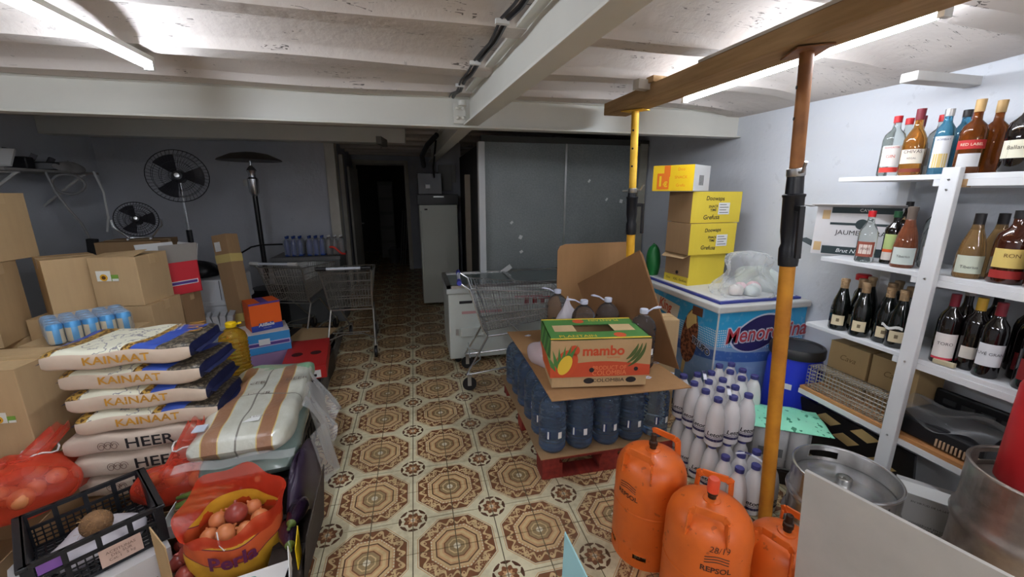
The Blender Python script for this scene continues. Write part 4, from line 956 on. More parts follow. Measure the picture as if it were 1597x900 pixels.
# ---- banana box
bb = thing('banana_box', 'green and orange printed banana box standing on the cardboard sheet', 'fruit box', (.955, 1.90, ZS), R(-9))
w, dp, h = .56, .37, .285
BOXG = mat('print_green', (70, 122, 58), .6); BOXO = mat('print_orange_red', (196, 76, 40), .6); BOXY = mat('print_yellow', (226, 190, 60), .6)
def mambo_fn(s):
    x, y, z = s.xyz(); wv = z - (.135 + (x * 7. + 1.6).sin() * .02)
    n = s.noise(5., 3.)
    k = s.mix(n, lin((170, 138, 96)), lin((196, 164, 120)))
    c = s.mix(wv.lt(0.), k, lin((192, 76, 44))); s.base(s.mix(z.lt(.065), c, k))
MF = mat('banana_box_front', rough=.75, fn=mambo_fn)
def sidefn(s):
    x, y, z = s.xyz(); s.base(s.mix(z.gt(.15 + 0.), lin((204, 92, 42)), s.mix(((y * 60.) + (z * 40.)).sin().gt(.3), lin((52, 104, 48)), lin((90, 148, 70)))))
MB().span(-w / 2 + .012, w / 2 - .012, .012, dp - .012, 0, .07).obj('tray', CARD, bb)
b = MB(); k = .005
MB().span(-w / 2, w / 2, 0, k, .062, h).obj('front_panel', MF, bb); MB().span(-w / 2, w / 2, dp - k, dp, .062, h).obj('back_panel', MF, bb)
BS_ = mat('banana_box_side', rough=.7, fn=sidefn); MB().span(-w / 2, -w / 2 + k, k, dp - k, .062, h).obj('side_panel', BS_, bb); MB().span(w / 2 - k, w / 2, k, dp - k, .062, h).obj('side_panel', BS_, bb)
hx, hy = .11, .065
tp = MB(); tp.span(-w / 2, -hx, 0, dp, h - .005, h); tp.span(hx, w / 2, 0, dp, h - .005, h); tp.span(-hx, hx, 0, dp / 2 - hy, h - .005, h); tp.span(-hx, hx, dp / 2 + hy, dp, h - .005, h)
tp.obj('lid', BOXG, bb)
for x0, x1 in ((-.235, -hx), (hx, .235)): MB().span(x0, x1, dp / 2 - .055, dp / 2 + .055, h, h + .001).obj('bare_patch', CARD, bb)
lettering('PLANTAIN', .05, BOXY, bb, flat((.1, dp - .05, h + .0012), math.pi), sx=.8); lettering('PLANTAIN', .05, BOXY, bb, flat((-.12, .05, h + .0012)), sx=.9)
for x, y in ((-.06, dp - .06), (.12, .06)): MB().lathe([(.035, 0), (.035, .001)], 18, (x, y, h)).obj('printed_fruit', BOXO, bb)
for y in (.015, dp - .015): MB().span(-w / 2, w / 2, y - .008, y + .008, h, h + .0008).obj('print_band', BOXY, bb)
lettering('mambo', .078, BOXO, bb, face((.012, -.0012, .215), 0), bold=.0025); lettering('PLANTAINS', .014, BOXO, bb, face((.07, -.0012, .176), 0)); MB().lathe([(.03, 0), (.03, .001)], 18, M=face((-.15, -.0004, .222), 0)).obj('emblem', BOXO, bb)
lettering('PRODUCT OF', .034, mat('print_pale', (222, 132, 84), .6), bb, face((.05, -.0012, .115), 0), sx=.9); lettering('COLOMBIA', .04, mat('print_pale', None), bb, face((.05, -.0012, .085), 0), sx=.95)
lettering('COLOMBIA', .03, INK, bb, face((.05, .0105, .035), 0), sx=1.2)
for x, z, r in ((-.05, .105, .014), (.2, .105, .012)): MB().lathe([(r, 0), (r, .001)], 16, M=face((x, -.0005, z), 0)).obj('hole', INK, bb)
for x in (-.06, .18): MB().prism([(.03 * math.cos(a), .017 * math.sin(a)) for a in [2 * math.pi * i / 16 for i in range(16)]], 0, .001, face((x, .0115, .035), 0)).obj('hole', INK, bb)
# printed pineapple, mango, bananas
MB().prism([(.062 * math.cos(a), .085 * math.sin(a)) for a in [2 * math.pi * i / 20 for i in range(20)]], 0, .001, face((-.195, -.0004, .145), 0) @ Matrix.Rotation(R(-25), 4, 'Z')).obj('printed_mango', BOXO, bb)
MB().prism([(.035 * math.cos(a), .06 * math.sin(a)) for a in [2 * math.pi * i / 20 for i in range(20)]], 0, .0016, face((-.2, -.0004, .138), 0) @ Matrix.Rotation(R(-25), 4, 'Z')).obj('printed_mango', BOXY, bb)
for q in range(6):
    MB().prism([(0, 0), (.012, .04), (.004, .12), (-.012, .04)], 0, .0012, face((-.25 + q * .012, -.0006, .10 + .01 * q), 0) @ Matrix.Rotation(R(28 - q * 11), 4, 'Z')).obj('printed_leaf', BOXG, bb)
for q in range(3):
    A = [R(-75 + 80 * i / 10) for i in range(11)]; r0 = .13 - q * .022
    MB().prism([(r0 * math.cos(a), r0 * math.sin(a)) for a in A] + [((r0 - .018 * math.sin((1 - i / 10) * math.pi) - .003) * math.cos(a), (r0 - .018 * math.sin((1 - i / 10) * math.pi) - .003) * math.sin(a)) for i, a in reversed(list(enumerate(A)))], 0, .0012, face((.12, -.0004, .245), 0)).obj('printed_banana', mat('print_banana', (74, 92, 46), .6), bb)
# ---- crumpled bags on the sheet
blob('clear plastic bag with red onions lying left of the banana box', 'clear_bag', (.76, 2.30, ZS), (.17, .3, .13), film_mat('bag_pinkish', (214, 196, 200), .1, .35), 31, rz=R(20))
blob('white translucent knotted bag in front of the clear water jug', 'white_bag', (1.0, 2.54, ZS + .08), (.16, .15, .24), film_mat('bag_pale', (226, 220, 226), .25, .35), 33, kn=.25)
tag(carton('brown_carton', 'small open brown carton between the leaning panel and the ice cream freezer', (1.66, 2.36, 0), (.12, .16, .76), R(-10), CARD, False), 'slim brown carton between the leaning panel and the ice cream freezer', 'carton')
# ---- chest freezer in the middle
cf = thing('chest_freezer', 'white chest freezer with sliding glass top behind the shopping trolley', 'freezer', (.26, 3.6, 0))
FZ = mat('freezer_white', (206, 212, 206), .4, vary=.08, scale=4.); W_, D_, H_ = 1.3, .66, .77
MB().span(0, W_, 0, D_, .06, H_ - .07).obj('cabinet', FZ, cf, bevel=.012)
MB().span(-.015, W_ + .01, -.018, D_ + .01, H_ - .075, H_ - .02).obj('rim', mat('freezer_rim2', (190, 194, 190), .4), cf, bevel=.012)
fr = MB(); fr.span(-.01, W_, -.015, .03, H_ - .022, H_ + .004); fr.span(-.01, W_, D_ - .04, D_, H_ - .022, H_ + .004); fr.span(-.01, .03, -.015, D_, H_ - .022, H_ + .004); fr.span(W_ - .04, W_, -.015, D_, H_ - .022, H_ + .004); fr.span(.62, .65, .03, D_ - .04, H_ - .02, H_ + .006)
fr.obj('lid_frame', STEEL, cf)
GL = mat('freezer_glass', (110, 122, 120), .08, alpha=1.)
MB().span(.03, .62, .03, D_ - .04, H_ - .016, H_ - .008).obj('glass_lid', GL, cf); MB().span(.65, W_ - .04, .03, D_ - .04, H_ - .012, H_ - .004).obj('glass_lid', GL, cf)
MB().span(.1, .32, -.02, 0, .28, .37).obj('bumper', FZ, cf, bevel=.006); MB().span(.06, .085, -.01, 0, .3, .36).obj('vent', STEEL, cf)
for x0, x1, z, c in ((.1, .22, .6, INK), (.12, .5, .5, mat('sticker_pink', (196, 150, 150), .5)), (.62, .9, .62, mat('sticker_pink', None)), (.86, 1.0, .6, RED)): MB().span(x0, x1, -.003, 0, z, z + .025).obj('sticker', c, cf)
for x in (.72, .8, .88): MB().span(x, x + .04, -.004, 0, .55, .62).obj('sticker', mat('sticker_red', (150, 50, 54), .5), cf)
for x in (.08, W_ - .08):
    MB().lathe([(.03, -.012), (.03, .012)], 14, M=Matrix.Translation((x, .08, .03)) @ Matrix.Rotation(R(90), 4, 'X')).obj('caster', BLACKP, cf)
    MB().lathe([(.03, -.012), (.03, .012)], 14, M=Matrix.Translation((x, D_ - .1, .03)) @ Matrix.Rotation(R(90), 4, 'X')).obj('caster', BLACKP, cf)
tag(MB().box((.93, 4.18, .79), (.13, .012, .05), rot=(0, R(-35), 0)).obj('paper_ticket', WHITE), 'small white ticket standing on the back of the chest freezer', 'ticket')
# ---- shopping trolleys
def trolley(label, loc, rz, grip, wire=CHROME, seat=True):
    t = thing('shopping_trolley', label, 'trolley', loc, rz, 'wire shopping trolleys'); r = .0023
    A = {'rt': (.06, .23, .86), 'ft': (.82, .17, .80), 'rb': (.16, .19, .50), 'fb': (.78, .14, .58)}
    P = lambda k, s_: Vector((A[k][0], A[k][1] * s_, A[k][2]))
    def quadw(n, a, b, c, d, nu, nv):
        m = MB()
        for i in range(nu + 1):
            u = i / nu; m.tube([a.lerp(b, u), d.lerp(c, u)], r, 4)
        for j in range(nv + 1):
            v = j / nv; m.tube([a.lerp(d, v), b.lerp(c, v)], r * (2. if j in (0, nv) else 1.3), 4)
        return m.obj(n, wire, t)
    for s_ in (-1, 1): quadw('side_mesh', P('rt', s_), P('ft', s_), P('fb', s_), P('rb', s_), 30, 5)
    quadw('front_mesh', P('ft', -1), P('ft', 1), P('fb', 1), P('fb', -1), 14, 4)
    quadw('rear_mesh', P('rt', -1), P('rt', 1), P('rb', 1), P('rb', -1), 16, 4)
    quadw('floor_mesh', P('rb', -1), P('fb', -1), P('fb', 1), P('rb', 1), 18, 9)
    if seat:
        a, b, c, d = Vector((.12, -.2, .84)), Vector((.12, .2, .84)), Vector((.2, .19, .6)), Vector((.2, -.19, .6)); quadw('child_seat', a, b, c, d, 14, 3)
    fr = MB()
    for s_ in (-1, 1):
        fr.tube([(-.02, .23 * s_, .915), (.06, .23 * s_, .86), (.16, .2 * s_, .52), (.2, .2 * s_, .46), (.02, .22 * s_, .14)], .009, 7)
        fr.tube([(.2, .2 * s_, .46), (.4, .18 * s_, .47), (.72, .15 * s_, .16), (.78, .14 * s_, .13)], .009, 7)
        fr.tube([(.02, .22 * s_, .14), (.4, .19 * s_, .18), (.78, .14 * s_, .13)], .008, 7)
    fr.tube([(.2, -.2, .46), (.2, .2, .46)], .008, 7); fr.tube([(.04, -.22, .2), (.14, -.1, .22), (.14, .1, .22), (.04, .22, .2)], .006, 7); fr.tube([(.05, -.17, .27), (.05, .17, .27)], .006, 7)
    fr.obj('frame', wire, t, smooth=True)
    MB().tube([(-.02, -.235, .915), (-.02, .235, .915)], .0135, 10).obj('handle_bar', mat('handle_pale', (200, 206, 216), .4), t, smooth=True)
    for s_ in (-1, 1): MB().tube([(-.02, .15 * s_, .915), (-.02, .24 * s_, .915)], .019, 10).obj('handle_grip', grip, t, smooth=True)
    for x, y in ((.04, .22), (.04, -.22), (.76, .14), (.76, -.14)):
        wq = MB().lathe([(.02, -.012), (.055, -.012), (.058, -.006), (.058, .006), (.055, .012), (.02, .012)], 18, M=Matrix.Translation((x, y, .06)) @ Matrix.Rotation(R(90), 4, 'X')).obj('wheel', BLACKP, t, smooth=True)
        f_ = MB(); f_.span(x - .015, x + .015, y - .02, y - .014, .05, .14); f_.span(x - .015, x + .015, y + .014, y + .02, .05, .14); f_.span(x - .02, x + .02, y - .02, y + .02, .13, .145); f_.obj('fork', STEEL, wq)
    return t
trolley('shopping trolley with blue grips in front of the white chest freezer', (.35, 3.29, 0), R(-5), mat('grip_blue', (52, 56, 150), .4))
DKW = mat('dark_wire', (186, 186, 182), .3, metal=.85)
trolley('shopping trolley with dark handle seen from behind, at the open floor', (-.66, 3.95, 0), R(88), BLACKP, DKW)
trolley('shopping trolley with pale handle standing behind the orange box', (-1.36, 4.36, 0), R(72), mat('grip_pale', (206, 208, 206), .4), DKW, False)
# ---- fridge, microwave
fg = thing('fridge', 'white upright fridge in the dark passage', 'fridge', (.07, 5.75, 0))
FRD = mat('fridge_white', (196, 200, 190), .45)
MB().span(0, .52, .05, .6, .03, 1.43).obj('body', FRD, fg, bevel=.01); MB().span(.0, .52, 0, .048, .04, 1.43).obj('door', FRD, fg, bevel=.01)
MB().span(.008, .03, -.03, .0, .45, 1.35).obj('handle', FRD, fg, bevel=.006); MB().span(.07, .11, -.002, 0, 1.36, 1.38).obj('badge', INK, fg)
mw = thing('microwave', 'black microwave oven on top of the fridge', 'microwave', (.07, 5.78, 1.43))
MB().span(-.02, .54, 0, .4, .0, .14).obj('base_unit', BLACKP, mw, bevel=.005); MB().span(.0, .32, -.01, .38, .14, .42).obj('body', mat('mw_black', (14, 14, 16), .25), mw, bevel=.006)
MB().span(.1, .16, -.014, -.008, .22, .27).obj('sticker', WHITE, mw); MB().span(.2, .34, -.006, .0, .1, .115).obj('handle', STEEL, mw)
# ================================================================ LEFT SIDE
# ---- wall shelf with clutter
ws = thing('wall_shelf', 'white wall shelf on brackets at the far left wall, loaded with tools', 'shelf', (-3.5, 4.1, 1.79))
SHG = mat('shelf_grey', (150, 148, 144), .6, vary=.15)
MB().span(0, .42, 0, 1.0, -.02, 0).obj('board', SHG, ws)
for y in (.15, .85):
    b = MB(); b.tube([(.01, y, -.32), (.38, y, -.03)], .012, 6); b.tube([(.01, y, -.02), (.4, y, -.03)], .01, 6); b.obj('bracket', mat('bracket_white', (190, 190, 188), .5), ws)
tag(MB().slab([(-3.3, 4.15, 1.793), (-3.1, 4.2, 1.80), (-3.12, 4.3, 1.93), (-3.34, 4.25, 1.93)], .02).obj('paper_stack', WHITE), 'tilted white papers at the left end of the wall shelf', 'papers')
for k, (x, y, z, l) in enumerate(((-3.25, 4.45, .1, 'dark tool lying on the wall shelf beside the papers'), (-3.2, 4.65, .07, 'dark tool in the middle of the wall shelf'), (-3.22, 4.85, .05, 'dark tool at the right end of the wall shelf'))):
    t = thing('power_tool', l, 'tool', (x, y, 1.792), R(30 * k)); MB().span(-.1, .1, -.04, .04, 0, z).obj('body', BLACKP, t, bevel=.01); MB().box((-.06, 0, z + .03), (.04, .03, .08), rot=(0, .5, 0)).obj('grip', mat('tool_grey', (80, 80, 84), .5), t)
blob('crumpled grey cloth hanging over the front of the wall shelf', 'grey_cloth', (-3.12, 4.8, 1.775), (.12, .3, .1), mat('cloth_grey', (150, 148, 146), .9), 41, cat='cloth', amp=.3)
tag(MB().tube([(-3.07, 5.02, 1.8), (-3.05, 5.06, 1.6), (-3.07, 5.08, 1.35), (-3.1, 5.07, 1.2)], .01, 7).obj('white_cable', WHITE, smooth=True), 'white cable hanging from the right end of the wall shelf', 'cable')
tag(MB().tube([(-3.1, 4.5, 1.77), (-3.08, 4.52, 1.6), (-3.04, 4.56, 1.45), (-2.93, 4.5, 1.32), (-2.82, 4.38, 1.195)], .009, 6).obj('white_cable', mat('cable_grey', (150, 150, 150), .5), smooth=True), 'cable running from the wall shelf down to the black power strip', 'cable')
tag(MB().tube([(-3.1 + .06 * math.cos(a), 4.72 + .1 * math.cos(a), 1.672 + .09 * math.sin(a)) for a in [2 * math.pi * k / 16 for k in range(16)]], .012, 6, True).obj('cable_loop', mat('cable_grey', None), smooth=True), 'loop of pale cable hanging under the wall shelf', 'cable')
tag(MB().box((-2.80, 4.36, 1.098), (.07, .05, .2), rot=(.05, .12, 0)).obj('power_strip', BLACKP, bevel=.006), 'black power strip hanging beside the cartons', 'power strip')
carton('carton', 'brown carton carrying the black power strip behind the carton row', (-2.84, 4.34, 0), (.26, .3, 1.0), R(0), CARD2)
# ---- fans and heater
MESHB = mat('fan_black', (30, 30, 36), .4)
def fan(label, loc, r, zc, yaw, tilt, stand):
    t = thing('fan', label, 'fan', loc, yaw)
    M = Matrix.Translation((0, 0, zc)) @ Matrix.Rotation(tilt, 4, 'X') @ Matrix.Rotation(R(90), 4, 'X')
    c = MB()
    for q, zz in ((1., 0.), (.8, .035), (.55, .05), (.25, .06)):
        for s_ in (1, -1): c.tube([(r * q * math.cos(2 * math.pi * k / 32), r * q * math.sin(2 * math.pi * k / 32), s_ * (.05 if q == 1. else 0) * 0 + s_ * zz) for k in range(32)], .004 if q == 1. else .0018, 5, True, M)
    for k in range(44):
        a = 2 * math.pi * k / 44
        for s_ in (1, -1): c.tube([(r * q * math.cos(a + .25 * (1 - q)), r * q * math.sin(a + .25 * (1 - q)), s_ * zz) for q, zz in ((.2, .06), (.55, .05), (.8, .035), (1., 0.))], .0013, 3, False, M)
    c.obj('guard', MESHB, t)
    for k in range(3):
        b = MB(); a0 = k * 2.094
        b.grid(lambda u, v: tuple((r * (.15 + .7 * u)) * f for f in (math.cos(a0 + (v - .5) * .9), math.sin(a0 + (v - .5) * .9))) + ((v - .5) * .05,), 5, 5, M); b.obj('blade', mat('fan_blade', (44, 44, 50), .4), t, smooth=True)
    MB().lathe([(r * .22, -.12), (r * .24, -.05), (r * .2, .0), (r * .16, .05), (0, .055)], 18, M=M).obj('motor', BLACKP, t, smooth=True)
    MB().lathe([(r * .09, .062), (r * .085, .066), (0, .067)], 16, M=M).obj('badge', STEEL, t)
    if stand == 'pole':
        MB().tube([(0, .05, .55), (0, .06, zc - .06)], .012, 8).obj('inner_pole', CHROME, t, smooth=True); MB().tube([(0, .05, .03), (0, .05, zc - .62)], .02, 8).obj('pole', BLACKP, t, smooth=True)
        MB().tube([(0, .05, zc - .62), (0, .055, zc - .5)], .024, 8).obj('collar', BLACKP, t); MB().lathe([(.18, 0), (.16, .02), (.04, .035), (.03, .06)], 28, (0, .05, 0)).obj('base', BLACKP, t, smooth=True)
    else:
        s2 = MB(); s2.tube([(-r - .015, 0, zc), (-r - .01, 0, zc - r * .4), (-r * .5, .02, .012), (r * .5, .02, .012), (r + .01, 0, zc - r * .4), (r + .015, 0, zc)], .009, 7); s2.tube([(-r * .5, -.1, .01), (-r * .5, .14, .01)], .009, 6); s2.tube([(r * .5, -.1, .01), (r * .5, .14, .01)], .009, 6); s2.obj('stand', CHROME, t, smooth=True)
    return t
fan('large black pedestal fan against the back wall', (-2.11, 4.5, 0), .235, 1.745, R(18), R(-6), 'pole')
fan('small black and chrome floor fan on top of the cartons', (-2.31, 4.15, 1.205), .145, .17, R(24), R(-12), 'floor')
ht = thing('patio_heater', 'black patio heater with mushroom hat and chrome burner at the back wall', 'heater', (-1.70, 5.12, 0))
MB().lathe([(.2, 0), (.2, .03), (.19, .04), (.19, .5), (.17, .52), (.03, .53)], 30).obj('base', BLACKP, ht, smooth=True); MB().tube([(0, 0, .5), (0, 0, 1.58)], .026, 12).obj('pole', mat('heater_black', (20, 20, 22), .3), ht, smooth=True)
MB().lathe([(.03, 1.56), (.05, 1.6), (.055, 1.74), (.035, 1.76), (.035, 1.8), (.05, 1.83), (.03, 1.86), (.012, 1.88), (.012, 1.95)], 20).obj('burner', CHROME, ht, smooth=True)
MB().lathe([(.31, 1.93), (.30, 1.945), (.18, 2.0), (.06, 2.02), (0, 2.022)], 36).obj('hat', mat('hat_dark', (64, 58, 54), .45), ht, smooth=True)
MB().box((-.065, -.01, 1.7), (.04, .04, .07)).obj('control_knob', STEEL, ht); MB().tube([(-.3, -.05, .88), (-.1, -.04, 1.0), (.0, -.03, 1.02), (.22, -.02, 1.02)], .01, 6).obj('hose', BLACKP, ht)
# ---- water packs on a chest at the back
t = thing('white_chest', 'low grey chest behind the trolleys carrying the bottle packs', 'chest', (-1.17, 5.52, 0))
MB().span(-.5, .25, -.25, .25, 0, .8).obj('body', mat('chest_grey', (96, 98, 98), .6), t, bevel=.01); MB().span(-.51, .26, -.26, .26, .8, .84).obj('lid', mat('chest_lid', (110, 110, 110), .6), t)
PB = mat('pack_blue', (40, 66, 140), .15, coat=.4); PBR = mat('pack_brown', (96, 84, 80), .15, coat=.4)
for q, (x, m, l) in enumerate(((-1.45, PB, 'film wrapped pack of blue bottles, left of the packs behind the trolleys'), (-1.2, PB, 'film wrapped pack of blue bottles in the middle behind the trolleys'), (-.98, PBR, 'film wrapped pack of brownish bottles beside the white post'))):
    t = thing('bottle_pack', l, 'bottle pack', (x, 5.42, .841), 0, 'bottle packs')
    for i in range(3):
        for j in range(2):
            bo = MB().lathe([(.03, 0), (.034, .01), (.034, .15), (.02, .2), (.012, .21), (.012, .225)], 12, (-.07 + i * .072, -.036 + j * .072, 0)).obj('bottle', m, t, smooth=True)
            MB().lathe([(.014, .222), (.014, .24), (0, .241)], 10, (-.07 + i * .072, -.036 + j * .072, 0)).obj('cap', WHITE if m is PBR else PB, bo)
    MB().span(-.106, .11, -.072, .072, 0, .21).obj('film', FILM, t, bevel=.03)
tag(MB().tube([(-1.02 + .03 * k, 5.28 - .01 * k, .95 - .012 * k + .02 * math.sin(k)) for k in range(7)], .012, 6).obj('red_strap', mat('strap_red', (226, 60, 50), .4), smooth=True), 'bright red strap lying over the brownish bottle pack', 'strap')
# ---- long carton, white chest, foil clutter
lc = thing('long_carton', 'tall narrow brown carton with yellow tape leaning beside the trolley', 'carton', (-1.50, 3.84, .30), 0, rot=(R(-6), R(-10), R(-24)))
MB().span(-.075, .075, -.06, .06, 0, .96).obj('body', CARD2, lc, bevel=.003)
YT = mat('tape_yellow', (206, 186, 116), .4)
for z in (.2, .72): MB().span(-.077, .077, -.062, .062, z, z + .07).obj('tape', YT, lc)
MB().span(-.055, .0, -.064, -.06, .82, .9).obj('sticker', WHITE, lc)
wc = thing('white_chest', 'white plastic chest behind the red and white box', 'chest', (-1.82, 4.12, 0), R(3))
WP = mat('plastic_white', (196, 200, 204), .45)
MB().span(-.24, .24, -.2, .2, 0, .64).obj('body', WP, wc, bevel=.015); MB().span(-.255, .255, -.21, .21, .66, .86).obj('lid', WP, wc, bevel=.012); MB().span(-.26, .26, -.215, .215, .63, .67).obj('lid_rim', WP, wc, bevel=.006)
MB().span(.13, .134, -.213, -.209, .68, .855).obj('seam', INK, wc); MB().lathe([(.012, 0), (.012, .01)], 10, M=face((.2, -.215, .65), 0)).obj('screw', STEEL, wc)
blob('black bag bundle lying behind the red and white box', 'black_bag', (-1.9, 4.12, .862), (.3, .28, .14), BLACKP, 51)
blob('dark green bag behind the leaning long carton', 'green_bag', (-1.66, 4.14, .862), (.14, .2, .2), mat('bag_darkgreen', (30, 70, 54), .4), 52)
# ---- cartons
SUN_W = mat('sun_sticker', (232, 232, 222), .5); SUN_Y = mat('sun_yellow', (226, 170, 40), .5); SUN_B = mat('sun_brown', (96, 60, 26), .5); SUN_G = mat('sun_green', (120, 160, 60), .5)
def sunflower(t, x, y, z, s_=1.):
    st_ = MB().span(x - .04 * s_, x + .04 * s_, y - .002, y, z - .035 * s_, z + .03 * s_).obj('sticker', SUN_W, t); MB().span(x + .04 * s_, x + .08 * s_, y - .0015, y, z - .035 * s_, z + .005 * s_).obj('sticker', SUN_G, t)
    MB().lathe([(.022 * s_, 0), (.022 * s_, .0012)], 14, M=face((x, y - .002, z - .012 * s_), 0)).obj('print_petals', SUN_Y, st_); MB().lathe([(.012 * s_, 0), (.012 * s_, .002)], 12, M=face((x, y - .002, z - .012 * s_), 0)).obj('print_seed', SUN_B, st_)
    MB().span(x + .045 * s_, x + .08 * s_, y - .0022, y, z - .035 * s_, z - .02 * s_).obj('print_tag', SUN_W, t)
c1 = carton('carton', 'brown carton with small sunflower sticker at the right end of the row', (-1.83, 3.13, .892), (.27, .28, .315), R(-6)); sunflower(c1, -.06, -.141, .2)
MB().slab([(-.13, -.14, .31), (.13, -.14, .318), (.13, -.02, .345), (-.12, -.02, .325)], .003).obj('flap', CARD, c1)
carton('carton', 'brown carton set cornerwise in the middle of the carton row', (-2.16, 3.12, .845), (.25, .27, .36), R(42))
carton('carton', 'tall brown carton with tape at the left of the carton row', (-2.46, 2.88, .74), (.26, .32, .46), R(14))
c4 = carton('carton', 'brown carton on top at the left picture edge', (-2.56, 3.06, 1.203), (.42, .3, .39), R(-4)); sunflower(c4, .13, -.151, .2)
carton('carton', 'brown carton under the one with the sunflower sticker', (-1.82, 3.14, .58), (.3, .3, .31), R(-4)); carton('carton', 'lowest brown carton below the sunflower carton', (-1.83, 3.14, .0), (.32, .34, .578), R(-2))
carton('carton', 'brown carton under the cornerwise one', (-2.17, 3.14, .0), (.33, .34, .843), R(2)); carton('carton', 'brown carton under the tall taped one', (-2.49, 2.88, 0), (.29, .42, .738), R(0))
carton('carton', 'brown carton under the top left carton', (-2.80, 3.0, 0), (.3, .4, 1.2), R(0))
c5 = carton('carton', 'big brown carton with sunflower sticker left of the rice sacks', (-2.04, 2.33, .33), (.5, .3, .49), R(-3)); sunflower(c5, .14, -.151, .26, .8)
carton('carton', 'brown carton at the floor under the big sunflower carton', (-2.02, 2.32, 0), (.56, .36, .328), R(0))
carton('carton', 'brown carton carrying the shrink-wrapped beer cans', (-1.84, 2.69, 0), (.42, .33, .815), R(0))
carton('carton', 'brown carton carrying the small fan', (-2.33, 4.15, 0), (.44, .34, 1.2), R(6), CARD2)
# beer cans
def can_fn(s):
    x, y, z = s.xyz('Generated'); s.base(s.mix(z.gt(.72), s.mix((x * 9.).sin().gt(.2), lin((96, 160, 206)), lin((206, 196, 170))), lin((70, 150, 206))))
CAN = mat('can_blue', rough=.3, fn=can_fn, metal=.3)
cm = MB().lathe([(.024, 0), (.033, .008), (.033, .1), (.027, .112), (.026, .115), (.024, .112), (0, .11)], 16).mesh('can_body', True); cm.materials.append(CAN)
bp = thing('beer_pack', 'shrink-wrapped pack of light blue beer cans in front of the cartons', 'beer cans', (-1.83, 2.68, .818), R(40))
for i in range(5):
    for j in range(4):
        o = bpy.data.objects.new('can', cm); COL.objects.link(o); o.parent = bp; o.location = (-.135 + i * .0675, -.1 + j * .0675, 0)
MB().span(-.172, .172, -.137, .137, -.001, .118).obj('film', film_mat('film_thin', (225, 230, 232), .1, .97), bp, bevel=.02)
# red and white box
RB = mat('card_red', (206, 48, 58), .5); PURP = mat('print_purple', (86, 60, 136), .5)
rb = thing('red_box', 'red and white carton with raised white flaps behind the cartons', 'carton', (-1.80, 3.50, .862), R(-38)); rb.scale = (1.2, 1.2, 1.2)
bq = MB(); k = .004; w, dp, h = .22, .2, .2
bq.span(-w / 2, w / 2, -dp / 2, -dp / 2 + k, 0, h); bq.span(-w / 2, w / 2, dp / 2 - k, dp / 2, 0, h); bq.span(-w / 2, -w / 2 + k, -dp / 2, dp / 2, 0, h); bq.span(w / 2 - k, w / 2, -dp / 2, dp / 2, 0, h); bq.span(-w / 2, w / 2, -dp / 2, dp / 2, 0, k); bq.obj('body', RB, rb)
MB().slab([(-w / 2, dp / 2, h), (w / 2, dp / 2, h), (w / 2, dp / 2 + .02, h + .1), (-w / 2, dp / 2 + .02, h + .1)], .003).obj('flap', WHITE, rb); MB().slab([(-w / 2, -dp / 2, h), (-w / 2, dp / 2, h), (-w / 2 - .03, dp / 2, h + .1), (-w / 2 - .03, -dp / 2, h + .1)], .003).obj('flap', WHITE, rb); MB().slab([(w / 2, -dp / 2, h), (w / 2, dp / 2, h), (w / 2 + .02, dp / 2, h + .11), (w / 2 + .02, -dp / 2, h + .11)], .003).obj('flap', mat('card_grey', (150, 146, 140), .7), rb)
for a_, c_ in ((0, (0, -dp / 2 - .001, .07)), (R(90), (w / 2 + .001, 0, .07))):
    M = face(c_, a_); MB().box((0, 0, 0), (.17, .026, .001), M).obj('print_band', WHITE, rb); MB().box((0, 0, .001), (.16, .016, .001), M).obj('print_band', PURP, rb)
carton('carton', 'brown carton under the red and white box', (-1.82, 3.50, 0), (.26, .24, .86), R(-4), CARD2)
# ---- rice sacks
def kainaat_fn(s):
    x, y, z = s.xyz(); nx, ny, nz = s.normal(); n = s.noise(60., 3.); n2 = s.noise(14., 3.)
    side = s.mix(n2, lin((204, 182, 160)), lin((228, 210, 190)))
    gold = s.mix(n.gt(.5), lin((92, 66, 34)), lin((190, 150, 70)))
    blue = s.mix(n2, lin((36, 56, 140)), lin((70, 104, 196)))
    dark = s.mix(n.gt(.52), lin((58, 52, 44)), lin((110, 100, 84)))
    w = y * .45 - (y * y) * 1.2
    u = x - w * .6
    top = s.mix(u.gt(-.235), blue, gold); top = s.mix(u.gt(-.165), top, s.mix((s.noise(9., 4.) - .5).abs().lt(.012), lin((230, 228, 206)), lin((150, 148, 150))))
    top = s.mix(u.gt(.085), top, gold); top = s.mix(u.gt(.125), top, blue); top = s.mix(u.gt(.225), top, dark)
    c = s.mix(nz.gt(.45), side, top)
    s.base(s.mix(x.gt(.285), c, lin((24, 28, 62))))
KAI = mat('rice_sack_print', rough=.4, fn=kainaat_fn, bump=0)
SACKC = mat('sack_cream', rough=.6, fn=lambda s: (s.base(s.mix(s.noise(5., 4.), lin((186, 166, 148)), lin((220, 206, 190)))), s.bump(s.noise(40., 3.), .2)))
GOLDT = mat('gold_ink', (202, 146, 56), .4)
